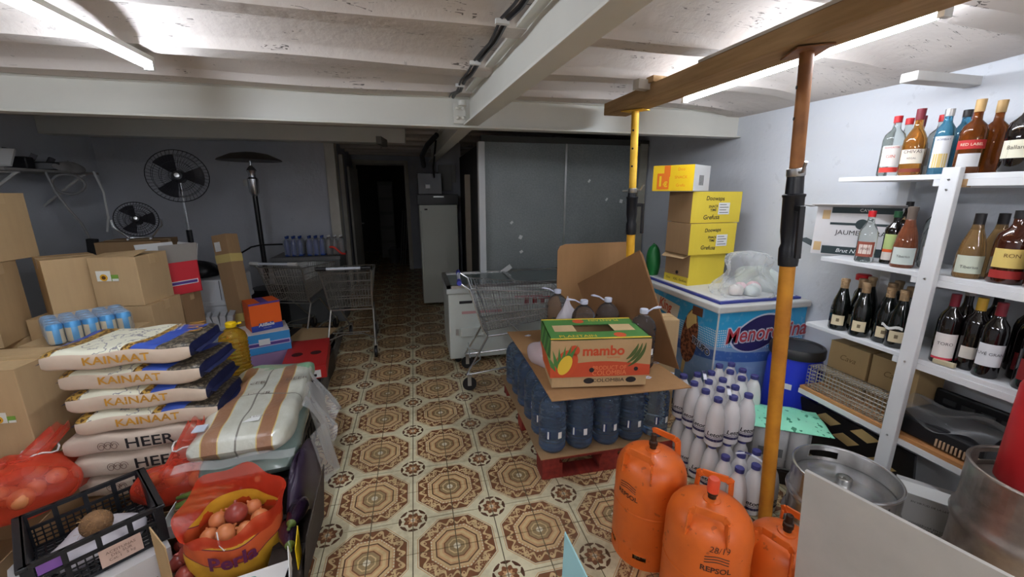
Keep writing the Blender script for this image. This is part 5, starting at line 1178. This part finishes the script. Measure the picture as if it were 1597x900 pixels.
def sack_mesh(w, d, h, seed, p=5., q=3.2, seg=(40, 28), wob=.006, crimp=True):
    rnd = random.Random(seed); ph = [rnd.uniform(0, 6) for _ in range(6)]; m = MB()
    def fn(u, v):
        a = v * 2 * math.pi; t = u * 2 - 1           # u along the length, v round the section
        k = (1 - abs(t) ** p) ** (1 / 2.6); ks = (1 - abs(t) ** (p * 2)) ** .5
        ca, sa = math.cos(a), math.sin(a); g = lambda c, e: math.copysign(abs(c) ** (2 / e), c)
        y = g(ca, q + 1.5) * d / 2 * (.80 + .20 * ks); z = g(sa, q) * h / 2 * k
        x = t * w / 2
        return (x, y + wob * math.sin(x * 17 + ph[0]) * .6, h / 2 + z + wob * math.sin(x * 23 + y * 19 + ph[1]) * k + wob * .6 * math.sin(y * 41 + ph[2]) * k)
    m.grid(fn, seg[0], seg[1])
    return m
def rice(label, loc, rz, txt, m, tm, size, seed, d=(.60, .36, .104), frill=BLACKP, group='rice sacks in the stack'):
    t = thing('rice_sack', label, 'rice sack', loc, rz, group)
    sack_mesh(*d, seed, p=9., q=5.).obj('sack', m, t, smooth=True)
    o = lettering(txt, size, tm, t, face((-.0, -d[1] / 2 - .0035, d[2] * .5), 0), bold=.001, sx=1.15)
    for s_ in (-1, 1):
        MB().grid(lambda u, v: (s_ * (d[0] / 2 - .012 + .03 * v), -d[1] * .42 + d[1] * .84 * u, d[2] / 2 + .004 * math.sin(u * 9) * v - .01 * v), 18, 2).obj('stitched_end', frill, t)
    return t
NAVYF = mat('sack_navy', (30, 36, 72), .5)
KB = (('topmost rice sack with the printed cream map and blue end', -1.375, 2.29, .800, 2), ('second rice sack from the top of the stack', -1.335, 2.30, .694, -2), ('third rice sack from the top of the stack', -1.33, 2.295, .588, 0), ('fourth rice sack from the top, last one with gold lettering', -1.31, 2.29, .482, 3))
for q, (l, x, y, z, a) in enumerate(KB):
    t = rice(l, (x, y, z), R(a), 'KAINAAT', KAI, GOLDT, .052, 60 + q, frill=NAVYF)
    if q == 0: lettering('KAIN', .1, GOLDT, t, flat((.225, .07, .1105), R(105)), sx=.8); lettering('Extra Long Grain\nBasmati Rice', .02, WHITE, t, flat((.145, .08, .1110), R(100)))
for q, (l, x, z, a) in enumerate((('cream rice sack with black ornament lettering, directly under the gold lettered ones', -1.375, .37, 2), ('cream rice sack lying second from below in the stack', -1.36, .258, 3), ('cream rice sack at the very bottom of the stack', -1.38, .145, 1))):
    t = rice(l, (x, 2.29, z), R(a), '     HEER', SACKC, INK, .075, 70 + q, (.60, .38, .110), mat('frill_olive', (150, 140, 110), .6))
    e = MB()
    for k in range(3): e.tube([(-.13 + k * .025 + .018 * math.cos(a_) * (1 - a_ / 14), -.1945, .056 + .024 * math.sin(a_) * (1 - a_ / 14)) for a_ in [i * .55 for i in range(18)]], .0012, 4)
    e.obj('ornament', mat('ink_brown', (110, 84, 76), .6), t)
wp = thing('wooden_pallet', 'wooden pallet under the stack of rice sacks', 'pallet', (-1.68, 2.12, 0))
for k in range(4): MB().span(0, .56, k * .1, k * .1 + .08, .12, .14).obj('deck_board', CARD2, wp)
for k in range(3): MB().span(k * .23, k * .23 + .1, 0, .38, 0, .12).obj('block', CARD2, wp)
# ---- transparent bag of small rice packs, green bag below
def packs_fn(s):
    x, y, z = s.xyz(); n = s.noise(16., 4.)
    c = s.mix(n, lin((176, 176, 158)), lin((214, 216, 206)))
    for c0 in (-.12, .1): 
        e = (x - c0 + (y * 3.).sin() * .012).abs(); c = s.mix(e.lt(.03), c, lin((150, 110, 84))); c = s.mix(e.between(.03, .035), c, lin((206, 180, 110)))
    c = s.mix((x + .005).abs().lt(.004), c, lin((120, 116, 106))); c = s.mix((y + .05).abs().lt(.004), c, lin((120, 116, 106)))
    s.bump(s.noise(18., 4.), .5, .012); g = y.gt(.3) * s.noise(10., 3.).gt(.48); s.base(s.mix(g, c, lin((140, 186, 150))))
PK = mat('rice_packs_print', rough=.3, fn=packs_fn, coat=.5)
tb_ = thing('rice_bale', 'clear bale of white and brown striped rice packs beside the sacks', 'rice bale', (-.88, 2.33, .375), R(4))
q = sack_mesh(.92, .42, .15, 81, p=6., seg=(44, 32), wob=.008); q.v = [(-y, x, z) for x, y, z in q.v]; q.obj('packs', PK, tb_, smooth=True)
HT = mat('text_grey', (120, 108, 100), .5)
for x, y in ((-.06, .1), (.16, .1), (-.0, -.05)): lettering('HEER', .05, HT, tb_, flat((x, y, .1545), R(2)))
lettering('1121 BASMATI', .018, HT, tb_, flat((.05, -.3, .152))); MB().span(.0, .07, -.34, -.29, .149, .1515).obj('sticker', WHITE, tb_); MB().span(-.2, -.15, -.36, -.3, .142, .147).obj('sticker', mat('sticker_bluish', (196, 206, 220), .5), tb_)
MB().grid(lambda u, v: (-.24 + .48 * u, -.46 - .045 * v, .05 - .015 * v + .008 * math.sin(u * 12)), 20, 2).obj('clear_film', film_mat('film_edge', (230, 232, 230), .15, .85), tb_)
fb_ = MB().grid(lambda u, v: (.22 + .14 * u + .02 * math.sin(v * 11), -.15 + .42 * v, .1 - .22 * u + .03 * math.sin(v * 14 + u * 5)), 8, 20).obj('clear_film', film_mat('film_edge2', (206, 206, 204), .15, .75), tb_, smooth=True)
gb_ = thing('green_bale', 'grey-green glossy rice bale under the clear one', 'rice bale', (-.89, 2.33, .225), R(7))
q = sack_mesh(.86, .42, .15, 83, p=4., seg=(40, 28)); q.v = [(-y, x, z) for x, y, z in q.v]
q.obj('sack', mat('bale_green', rough=.25, fn=lambda s: s.base(s.mix(s.noise(4., 4.), lin((96, 116, 112)), lin((150, 168, 160)))), coat=.4), gb_, smooth=True)
MB().grid(lambda u, v: (.02 + .022 * u, -.40 + .25 * v, .152 * (1 - (1 - v) ** 4) + .003), 2, 10).obj('gold_stripe', mat('gold_stripe', (206, 196, 140), .3), gb_)
bc = thing('black_crate', 'black plastic crate under the rice bales at the floor edge', 'crate', (-.90, 2.28, 0), R(4))
MB().span(-.17, .21, -.35, .5, 0, .222).obj('body', BLACKP, bc, bevel=.01)
for k in range(9): MB().span(.209, .216, -.33 + k * .09, -.28 + k * .09, .03, .19).obj('slot', mat('slot_dark', (12, 12, 13), .6), bc)
blob('dark purple bag squeezed at the floor edge below the bales', 'purple_bag', (-.62, 1.98, 0), (.1, .5, .34), mat('bag_purple', (52, 40, 60), .35), 88)
tag(MB().grid(lambda u, v: (-.60 + .06 * math.sin(v * 6) + .05 * u, 2.1 + .35 * v, .34 - .3 * u + .03 * math.sin(v * 9)), 8, 16).obj('clear_sheet', film_mat('film_edge2', None), smooth=True), 'loose clear plastic sheet hanging beside the bales over the floor', 'plastic sheet')
# ---- oil jug, boxes behind
carton('carton', 'brown carton under the cooking oil jug', (-1.24, 2.80, 0), (.24, .2, .455), R(0), CARD2)
oj = thing('oil_jug', 'ribbed jug of golden cooking oil with yellow cap behind the rice sacks', 'oil jug', (-1.17, 2.79, .457), R(-30))
OIL = mat('oil_golden', (240, 190, 60), .05, trans=.75, ior=1.35)
p = [(.06, 0), (.078, .008)]; z = .012
for k in range(9): p += [(.08, z), (.072, z + .010), (.08, z + .02)]; z += .0235
p += [(.079, .235), (.07, .265), (.045, .292), (.026, .305), (.024, .318)]
MB().lathe(p, 26).obj('body', OIL, oj, smooth=True)
MB().lathe([(.03, .312), (.03, .338), (.026, .342), (0, .342)], 18).obj('cap', mat('cap_bright_yellow', (244, 204, 20), .4), oj, smooth=True); MB().box((.045, 0, .335), (.07, .022, .012), rot=(0, -.3, 0)).obj('handle', mat('cap_bright_yellow', None), oj)
BLU = mat('card_blue', (58, 144, 206), .5)
bx = thing('blue_box', 'light blue and white carton with purple stripe under the orange box', 'carton', (-1.32, 3.66, .30), R(22))
MB().span(-.2, .2, -.15, .16, 0, .17).obj('body', BLU, bx, bevel=.002); MB().span(-.2, .2, -.15, .16, .17, .173).obj('lid', WHITE, bx)
MB().span(-.2, .195, -.152, -.15, .06, .1).obj('print_band', mat('print_lilac', (196, 186, 216), .5), bx); MB().span(-.2, .19, -.1535, -.152, .068, .092).obj('print_band', PURP, bx); MB().span(-.03, .05, -.154, -.152, .075, .125).obj('print_patch', WHITE, bx)
carton('carton', 'lilac printed carton beneath the blue box', (-1.3, 3.66, 0), (.42, .3, .298), R(22), mat('card_lilac', (150, 120, 160), .6), False)
ob = thing('orange_box', 'bright orange and blue carton on the light blue box', 'carton', (-1.30, 3.70, .475), R(32))
ORC = mat('card_orange', (232, 96, 22), .5); BLP = mat('print_blue', (36, 60, 146), .5)
MB().span(-.115, .115, -.1, .1, 0, .24).obj('body', ORC, ob, bevel=.002)
MB().span(-.116, .116, -.1015, -.1, 0, .05).obj('print_band', BLP, ob); MB().span(-.116, .116, -.1015, -.1, .224, .24).obj('print_band', PURP, ob); MB().span(-.03, .03, -.1, .1, .24, .2412).obj('tape', PURP, ob); MB().span(-.06, .05, -.1018, -.1, .05, .066).obj('print_band', BLP, ob)
lettering('AliBaba', .038, WHITE, ob, face((-.005, -.103, .05), 0), shear=.2, bold=.001); lettering('BASMATI RICE', .009, WHITE, ob, face((-.0, -.103, .022), 0))
bl = thing('milk_carton_pack', 'crushed bluish cartons between the white chest and the orange box', 'cartons', (-1.62, 3.72, 0), R(10))
MB().span(-.1, .1, -.08, .08, 0, .5).obj('body', mat('card_palegrey', (150, 160, 170), .6), bl)
for k in range(4): MB().box((-.07 + k * .047, -.02, .56), (.04, .1, .12), rot=(.2, .15 * (k - 1.5), 0)).obj('carton_top', mat('card_palegrey2', (176, 180, 184), .6), bl)
rc = thing('red_box', 'flat red carton with round holes and a white sticker on the floor edge', 'carton', (-.93, 3.46, .2), R(8))
RC = mat('card_crimson', (178, 36, 34), .5)
MB().span(-.16, .16, -.33, .33, 0, .1).obj('body', RC, rc, bevel=.003); MB().span(.03, .12, -.332, -.33, .01, .07).obj('sticker', WHITE, rc); MB().span(.06, .09, -.3335, -.332, .02, .04).obj('print_code', INK, rc)
for x in (-.07, .07): MB().lathe([(.042, 0), (.042, .0015)], 18, (x, -.02, .1)).obj('hole', mat('hole_dark', (60, 14, 14), .7), rc)
MB().slab([(-.16, -.33, .1), (.16, -.33, .1), (.16, -.3, .104), (-.16, -.3, .104)], .002).obj('flap', RC, rc)
tag(MB().span(-1.09, -.79, 3.14, 3.8, 0, .198).obj('black_box', BLACKP, bevel=.006), 'black carton under the flat red one', 'carton')
tag(MB().slab([(-.775, 3.0, 0.0), (-.885, 4.75, 0.0), (-.885, 4.75, .1), (-.775, 3.0, .16)], .015).obj('grey_strip', mat('strip_grey', (104, 100, 94), .7, vary=.15)), 'long grey board standing on edge along the floor by the red carton', 'board')
tag(MB().slab([(-1.25, 4.02, .22), (-.9, 3.98, .22), (-.84, 4.32, .22), (-1.2, 4.4, .22)], .006).obj('cardboard_flap', CARD), 'brown cardboard piece lying before the dark trolley', 'cardboard')
tag(MB().span(-1.3, -.9, 3.98, 4.42, 0, .219).obj('dark_box', mat('base_dark', (46, 40, 36), .8)), 'dark low box under the brown cardboard piece', 'box')
# ---- vegetables in front
ON = mat('onion_skin', rough=.4, fn=lambda s: s.base(s.mix(s.noise(7., 4., stretch=(1., 1., .3)), lin((172, 84, 48)), lin((222, 150, 96)))))
ONR = mat('onion_red', rough=.3, fn=lambda s: s.base(s.mix(s.noise(7., 4., stretch=(1., 1., .3)), lin((110, 36, 40)), lin((176, 84, 66)))))
om = MB().lathe([(.004, -.036), (.02, -.034), (.034, -.02), (.04, 0), (.036, .018), (.022, .032), (.008, .038), (.004, .05), (0, .051)], 18).mesh('onion', True)
oms = []
for mm in (ON, ONR):
    q_ = om.copy(); q_.materials.append(mm); oms.append(q_)
def onions(pts, label, group, kinds=(0,), sc=1.):
    for k, (x, y, z) in enumerate(pts):
        o = bpy.data.objects.new('onion', oms[kinds[k % len(kinds)]]); COL.objects.link(o); o.location = (x, y, z); o.scale = (sc * random.uniform(.85, 1.1),) * 3
        o.rotation_euler = (random.uniform(-1.2, 1.2), random.uniform(-1.2, 1.2), random.uniform(0, 6)); tag(o, label, 'onion', group)
def net_mat(name, rgb, clear, pitch=260.):
    if name in MATS: return MATS[name]
    m = film_mat(name, rgb, .35, clear); return m
NET = net_mat('red_net', (222, 70, 44), .62)
def net(label, loc, d, rz, seed, tip=None, group='red net bags'):
    t = thing('net_bag', label, 'net bag', loc, rz, group); blob(None, 'net', (0, 0, 0), d, NET, seed, None, parent=t, amp=.22)
    if tip:
        MB().grid(lambda u, v: tuple(Vector((0, 0, d[2] * .7)).lerp(Vector(tip), v) + Vector((.07 * (1 - v * .55) * math.cos(u * 6.283), .05 * (1 - v * .4) * math.sin(u * 6.283) , .02 * math.sin(u * 25) * v))), 20, 6, closeu=False).obj('net_neck', NET, t, smooth=True)
        MB().tube([tuple(Vector(tip) * .55 + Vector((.06 * math.cos(a), .05 * math.sin(a), .05 + .012 * math.sin(3 * a)))) for a in [2 * math.pi * k / 14 for k in range(14)]], .004, 5, True).obj('tie', WHITE, t)
    return t
def fill(c, d, n, seed):
    rnd = random.Random(seed); pts = []
    tries = 0
    while len(pts) < n and tries < 4000:
        tries += 1; u, v, w_ = (rnd.uniform(-1, 1) for _ in range(3))
        if u * u + v * v + w_ * w_ > 1: continue
        p_ = Vector((c[0] + u * (d[0] / 2 - .045), c[1] + v * (d[1] / 2 - .045), c[2] + d[2] / 2 + w_ * max(.001, d[2] / 2 - .045)))
        if all((p_ - k).length > .072 for k in pts): pts.append(p_)
    return pts
tr1 = carton('produce_tray', 'open brown produce tray under the left net bags', (-1.86, 1.86, 0), (.5, .5, .24), R(6), CARD2, open_top=True)
net('big red net bag of onions at the left picture edge', (-1.78, 2.0, .24), (.46, .36, .21), R(30), 91, (.16, .12, .27))
onions(fill((-1.78, 2.0, .24), (.42, .33, .2), 13, 5), 'onion inside the big red net bag at the left picture edge', 'onions in the left net bag')
net('red net bag at the left edge in front of the big one', (-1.98, 1.74, .25), (.28, .24, .19), R(-20), 92, (-.1, -.1, .2))
onions(fill((-1.98, 1.74, .25), (.25, .22, .18), 5, 6), 'onion inside the front net bag at the left edge', 'onions in the front net bag')
tr2 = carton('produce_tray', 'open brown produce tray behind the black crate', (-1.22, 1.96, 0), (.26, .22, .2), R(4), CARD2, open_top=True)
net('red net bag of onions pulled up against the cream rice sacks', (-1.16, 1.99, .2), (.36, .2, .16), R(16), 93, (.1, .05, .32))
onions(fill((-1.16, 1.99, .2), (.34, .19, .17), 7, 8), 'onion inside the net bag leaning on the cream rice sacks', 'onions in the middle net bag')
# cucumbers and loose onions right of the crate
CUC = mat('cucumber_green', rough=.35, fn=lambda s: s.base(s.mix(s.noise(12., 4., stretch=(1., .2, 1.)), lin((34, 62, 30)), lin((120, 136, 62)))))
for k in range(5):
    y0 = 1.78 + k * .032; z0 = .235 + .012 * (k % 2)
    tag(MB().tube([(-1.1 + .018 * math.cos(k), y0, z0), (-1.03, y0 + .012, z0 + .008), (-.96, y0 + .02, z0 + .006), (-.9, y0 + .02, z0)], [.008, .019, .019, .008], 10).obj('cucumber', CUC, smooth=True), ('nearest', 'second', 'third', 'fourth', 'farthest')[k] + ' striped green cucumber between the black crate and the bales', 'cucumber', 'cucumbers')
tr3 = carton('produce_tray', 'white lined tray with cucumbers beside the black crate', (-1.0, 1.85, .16), (.26, .22, .06), R(6), WHITE, open_top=True)
tr4 = carton('produce_tray', 'brown tray of red onions below the cucumbers', (-.99, 1.72, 0), (.22, .24, .09), R(6), CARD2, open_top=True)
onions([(-1.03, 1.66, .1), (-.96, 1.70, .1), (-1.05, 1.75, .11), (-.97, 1.64, .16), (-1.0, 1.7, .165), (-.98, 1.60, .09)], 'loose red onion in the tray between the crate and the yellow bag', 'loose red onions', (1,))
# ---- yellow bag of onions
pb_ = thing('onion_bag', 'yellow and red net bag of onions with printed band, in a white carton', 'onion bag', (-.80, 1.65, .02), R(14), 'net bags'); pb_.scale = (.84, .84, .84)
def per_fn(s):
    x, y, z = s.xyz(); n = s.noise(12., 3.)
    c = s.mix(n, lin((196, 140, 34)), lin((236, 184, 62)))
    w_ = z - .17 - (x * x) * 1.4; c = s.mix(w_.between(-.012, .07), c, lin((206, 92, 50))); c = s.mix(w_.between(.07, .076), c, lin((110, 36, 60))); s.base(s.mix(w_.between(-.018, -.012), c, lin((110, 36, 60))))
YB_ = mat('onion_bag_yellow', rough=.4, fn=per_fn)
def sackbody(u, v, top):
    a = u * 2 * math.pi; z = v * top
    k = (.78 + .3 * math.sin(min(1., v * 1.1) * math.pi * .62)); wv = 1 + .05 * math.sin(4 * a + 1) + .035 * math.sin(7 * a + v * 6)
    return (math.cos(a) * .185 * k * wv, math.sin(a) * .125 * k * wv, z)
m = MB(); m.grid(lambda u, v: (lambda P: (P[0], P[1], P[2] * (1 + .35 * max(0., math.sin(u * 2 * math.pi)) * v)))(sackbody(u, v, .27)), 48, 14, closeu=True); m.obj('yellow_sleeve', YB_, pb_, smooth=True)
m = MB(); m.grid(lambda u, v: (lambda P: (P[0] * (1 + .15 * v * v), P[1] * (1 + .1 * v), .26 + (.06 + .15 * max(0., math.sin(u * 2 * math.pi - .2)) + .05 * max(0., math.cos(u * 2 * math.pi)) + .012 * math.sin(u * 40)) * v * 1.15 + .0))(sackbody(u, 1., .26)), 60, 8, closeu=True); m.obj('red_net', net_mat('red_net_top', (232, 70, 42), .5), pb_, smooth=True)
MB().tube([(-.05, -.11, .34), (-.045, -.13, .28), (-.03, -.135, .25), (-.01, -.13, .26)], .003, 5).obj('string', WHITE, pb_)
DP = mat('print_plum', (96, 34, 72), .5)
o = lettering('Perla', .1, DP, pb_, wrap=.205, bold=.003, sx=1.0)
for v in o.data.vertices: v.co.y = v.co.y * .74 - .008; v.co.z += .192 + 1.2 * v.co.x * v.co.x
Mw = Matrix.Translation((-.80, 1.65, .02)) @ Matrix.Rotation(R(14), 4, 'Z') @ Matrix.Scale(.84, 4)
ins = [(-.1, -.03, .27), (-.03, -.06, .28), (.05, -.06, .27), (.11, -.02, .28), (-.07, .04, .29), (.01, .02, .315), (.08, .05, .30), (-.11, -.05, .2), (.0, .07, .29)]
for k, p_ in enumerate(ins):
    onions([Mw @ Vector(p_)], ('large dark red onion on top in the yellow net bag' if k == 5 else 'onion seen through the net of the yellow bag'), 'onions in the yellow bag', (1,) if k == 5 else (0,), 1. if k == 5 else .88)
AUB = mat('aubergine', (36, 20, 40), .15, coat=.6)
for k, (x, y, z) in enumerate(((-.585, 1.72, .2), (-.6, 1.63, .17))):
    t = thing('aubergine', ('upper', 'lower')[k] + ' dark aubergine right of the yellow onion bag', 'aubergine', (x, y, z), 0, 'aubergines', rot=(R(80), 0, R(20 * k)))
    MB().lathe([(0, -.09), (.03, -.08), (.042, -.04), (.038, .02), (.024, .07), (.015, .09)], 18).obj('fruit', AUB, t, smooth=True); MB().lathe([(.017, .08), (.02, .085), (.008, .1), (.007, .125), (0, .126)], 10).obj('stem', CUC, t, smooth=True)
carton('dark_carton', 'dark open carton of aubergines at the floor edge', (-.6, 1.62, 0), (.13, .4, .12), R(6), mat('card_dark', None), False)
tag(MB().slab([(-.53, 1.5, .0), (-.53, 1.9, .0), (-.5, 1.9, .3), (-.49, 1.5, .26)], .004).obj('dark_flap', mat('flap_dark', (62, 54, 48), .8)), 'dark carton flap standing at the floor edge by the aubergines', 'carton flap')
# near white carton
nc = thing('white_carton', 'white carton with pointed flaps and green print at the bottom picture edge', 'carton', (-.73, 1.31, 0), R(12))
b = MB(); k = .004; w, dp, h = .42, .3, .165
b.span(-w / 2, w / 2, dp / 2 - k, dp / 2, 0, h); b.span(-w / 2, w / 2, -dp / 2, -dp / 2 + k, 0, h); b.span(-w / 2, -w / 2 + k, -dp / 2, dp / 2, 0, h); b.span(w / 2 - k, w / 2, -dp / 2, dp / 2, 0, h); b.span(-w / 2, w / 2, -dp / 2, dp / 2, 0, k); b.obj('body', WCARD, nc)
MB().slab([(-w / 2, dp / 2, h), (w / 2, dp / 2, h), (w / 2 - .02, dp / 2 - .09, h + .002), (-w / 2 + .02, dp / 2 - .09, h + .002)], .003).obj('flap', WHITE, nc)
lettering('GINEBRA', .05, mat('print_teal', (70, 150, 136), .5), nc, flat((.0, dp / 2 - .045, h + .0055), math.pi), shear=.2)
MB().slab([(w / 2, -dp / 2, h), (w / 2, dp / 2, h), (w / 2 + .0, dp / 2 - .04, h + .1), (w / 2, dp / 2 - .1, h + .03)], .003).obj('flap', WHITE, nc); MB().slab([(-w / 2, -dp / 2, h), (-w / 2, dp / 2 - .02, h), (-w / 2 - .0, dp / 2 - .02, h + .1), (-w / 2, dp / 2 - .1, h + .02)], .003).obj('flap', WHITE, nc)
MB().slab([(w / 2 + .02, dp / 2 - .02, 0), (w / 2 + .03, dp / 2 + .06, 0), (w / 2 + .03, dp / 2 + .06, .26), (w / 2 + .02, dp / 2 - .02, .22)], .003).obj('yellow_card', YELB, nc)
# ---- black crate with a coconut
vc = thing('vegetable_crate', 'black openwork plastic crate with a coconut in the left foreground', 'crate', (-1.325, 1.72, .195), R(38))
w, dp, h = .35, .35, .165
CRB = mat('crate_black', (26, 28, 32), .45)
def wallp(n, L, M):
    m = MB(); t_ = .008
    m.box((0, 0, h - .008), (L, t_ * 2, .016), M); m.box((0, 0, .006), (L, t_, .012), M); m.box((0, 0, h * .58), (L, t_, .014), M)
    for k in range(5): m.box((-L / 2 + L * k / 4, 0, h / 2), (.016 if k in (1, 2, 3) else .03, t_, h), M)
    for k in range(17): m.box((-L / 2 + L * k / 16, 0, h * .29), (.0045, t_ * .6, h * .58), M)
    for z_ in (.03, .05, .07): m.box((0, 0, z_), (L, t_ * .6, .0045), M)
    return m.obj(n, CRB, vc)
wallp('long_wall', w, Matrix.Translation((0, dp / 2, 0))); wallp('long_wall', w, Matrix.Translation((0, -dp / 2, 0)))
for s_ in (-1, 1): MB().box((s_ * w / 2, 0, h / 2), (.012, dp, h)).obj('end_wall', CRB, vc, bevel=.003); MB().box((s_ * (w / 2 + .008), 0, h - .008), (.03, dp + .02, .016)).obj('rim', CRB, vc, bevel=.003)
m = MB()
for k in range(14): m.box((-w / 2 + w * (k + .5) / 14, 0, .004), (.006, dp, .008)); m.box((0, -dp / 2 + dp * (k + .5) / 14, .004), (w, .006, .008))
m.obj('floor_grid', CRB, vc)
tg_ = MB().box((.05, -dp / 2 - .009, .055), (.12, .002, .075)).obj('price_label', mat('label_pinkish', (206, 176, 160), .6), vc)
lettering('ACEITUNAS\nDEL SUR\nCat. I   5 kg', .016, mat('ink_brown', None), tg_, face((.05, -dp / 2 - .0108, .055), 0)); MB().box((-.12, -dp / 2 + .006, .12), (.07, .003, .05)).obj('purple_tag', mat('tag_purple', (140, 96, 176), .5), vc)
cn = MB().lathe([(0, -.05), (.03, -.044), (.048, -.02), (.05, .005), (.04, .035), (.02, .052), (0, .056)], 20).obj('coconut', mat('coconut_husk', rough=.95, fn=lambda s: (s.base(s.mix(s.noise(30., 5., stretch=(1., 1., .2)), lin((84, 58, 40)), lin((160, 122, 84)))), s.bump(s.noise(60., 4.), .8, .01))), loc=(-1.30, 1.70, .315), rot=(.9, .5, 0), smooth=True)
tag(cn, 'hairy brown coconut lying in the black crate', 'coconut')
hr = MB(); rnd = random.Random(4)
for k in range(60):
    a, e = rnd.uniform(0, 6.28), rnd.uniform(.2, 1.5); d_ = Vector((math.cos(a) * math.cos(e), math.sin(a) * math.cos(e), math.sin(e))); p_ = d_ * .047; hr.tube([p_, p_ + d_ * .012 + Vector((rnd.uniform(-.012, .012), rnd.uniform(-.012, .012), .006))], .0007, 3)
hr.obj('fibres', mat('fibre', (176, 136, 90), .9), cn)
blob('white crumpled bag lying in the black crate under the coconut', 'white_bag', (-1.32, 1.71, .204), (.26, .26, .075), mat('crate_bag', (206, 200, 206), .4), 97, amp=.25)
# trays under the crate: white garlic bags on the left, flap on the right
carton('produce_tray', 'carton tray carrying the black crate', (-1.33, 1.68, 0), (.42, .4, .19), R(38), WCARD, False)
for k, (x, y, z) in enumerate(((-1.50, 1.45, .1), (-1.42, 1.38, .12), (-1.55, 1.40, .06))): blob(('rear', 'right', 'left')[k] + ' white bag of garlic at the lower left picture corner', 'garlic_bag', (x, y, z), (.15, .14, .12), mat('garlic_white', (214, 198, 196), .5), 95 + k)
carton('produce_tray', 'low tray under the white garlic bags', (-1.52, 1.42, 0), (.36, .26, .1), R(38), CARD2, open_top=True)
tag(MB().slab([(-1.06, 1.60, 0), (-1.0, 1.56, 0), (-1.0, 1.56, .27), (-1.06, 1.60, .34)], .004).obj('carton_flap', CARD), 'upright beige carton flap between the black crate and the yellow bag', 'carton flap')
# teal flap in the middle foreground
tag(MB().slab([(.37, .93, .0), (.53, .77, .0), (.475, .84, .42), (.41, .995, .56)], .006).obj('teal_panel', mat('teal_card', (150, 196, 202), .6)), 'pale teal card corner rising at the bottom picture edge', 'card')
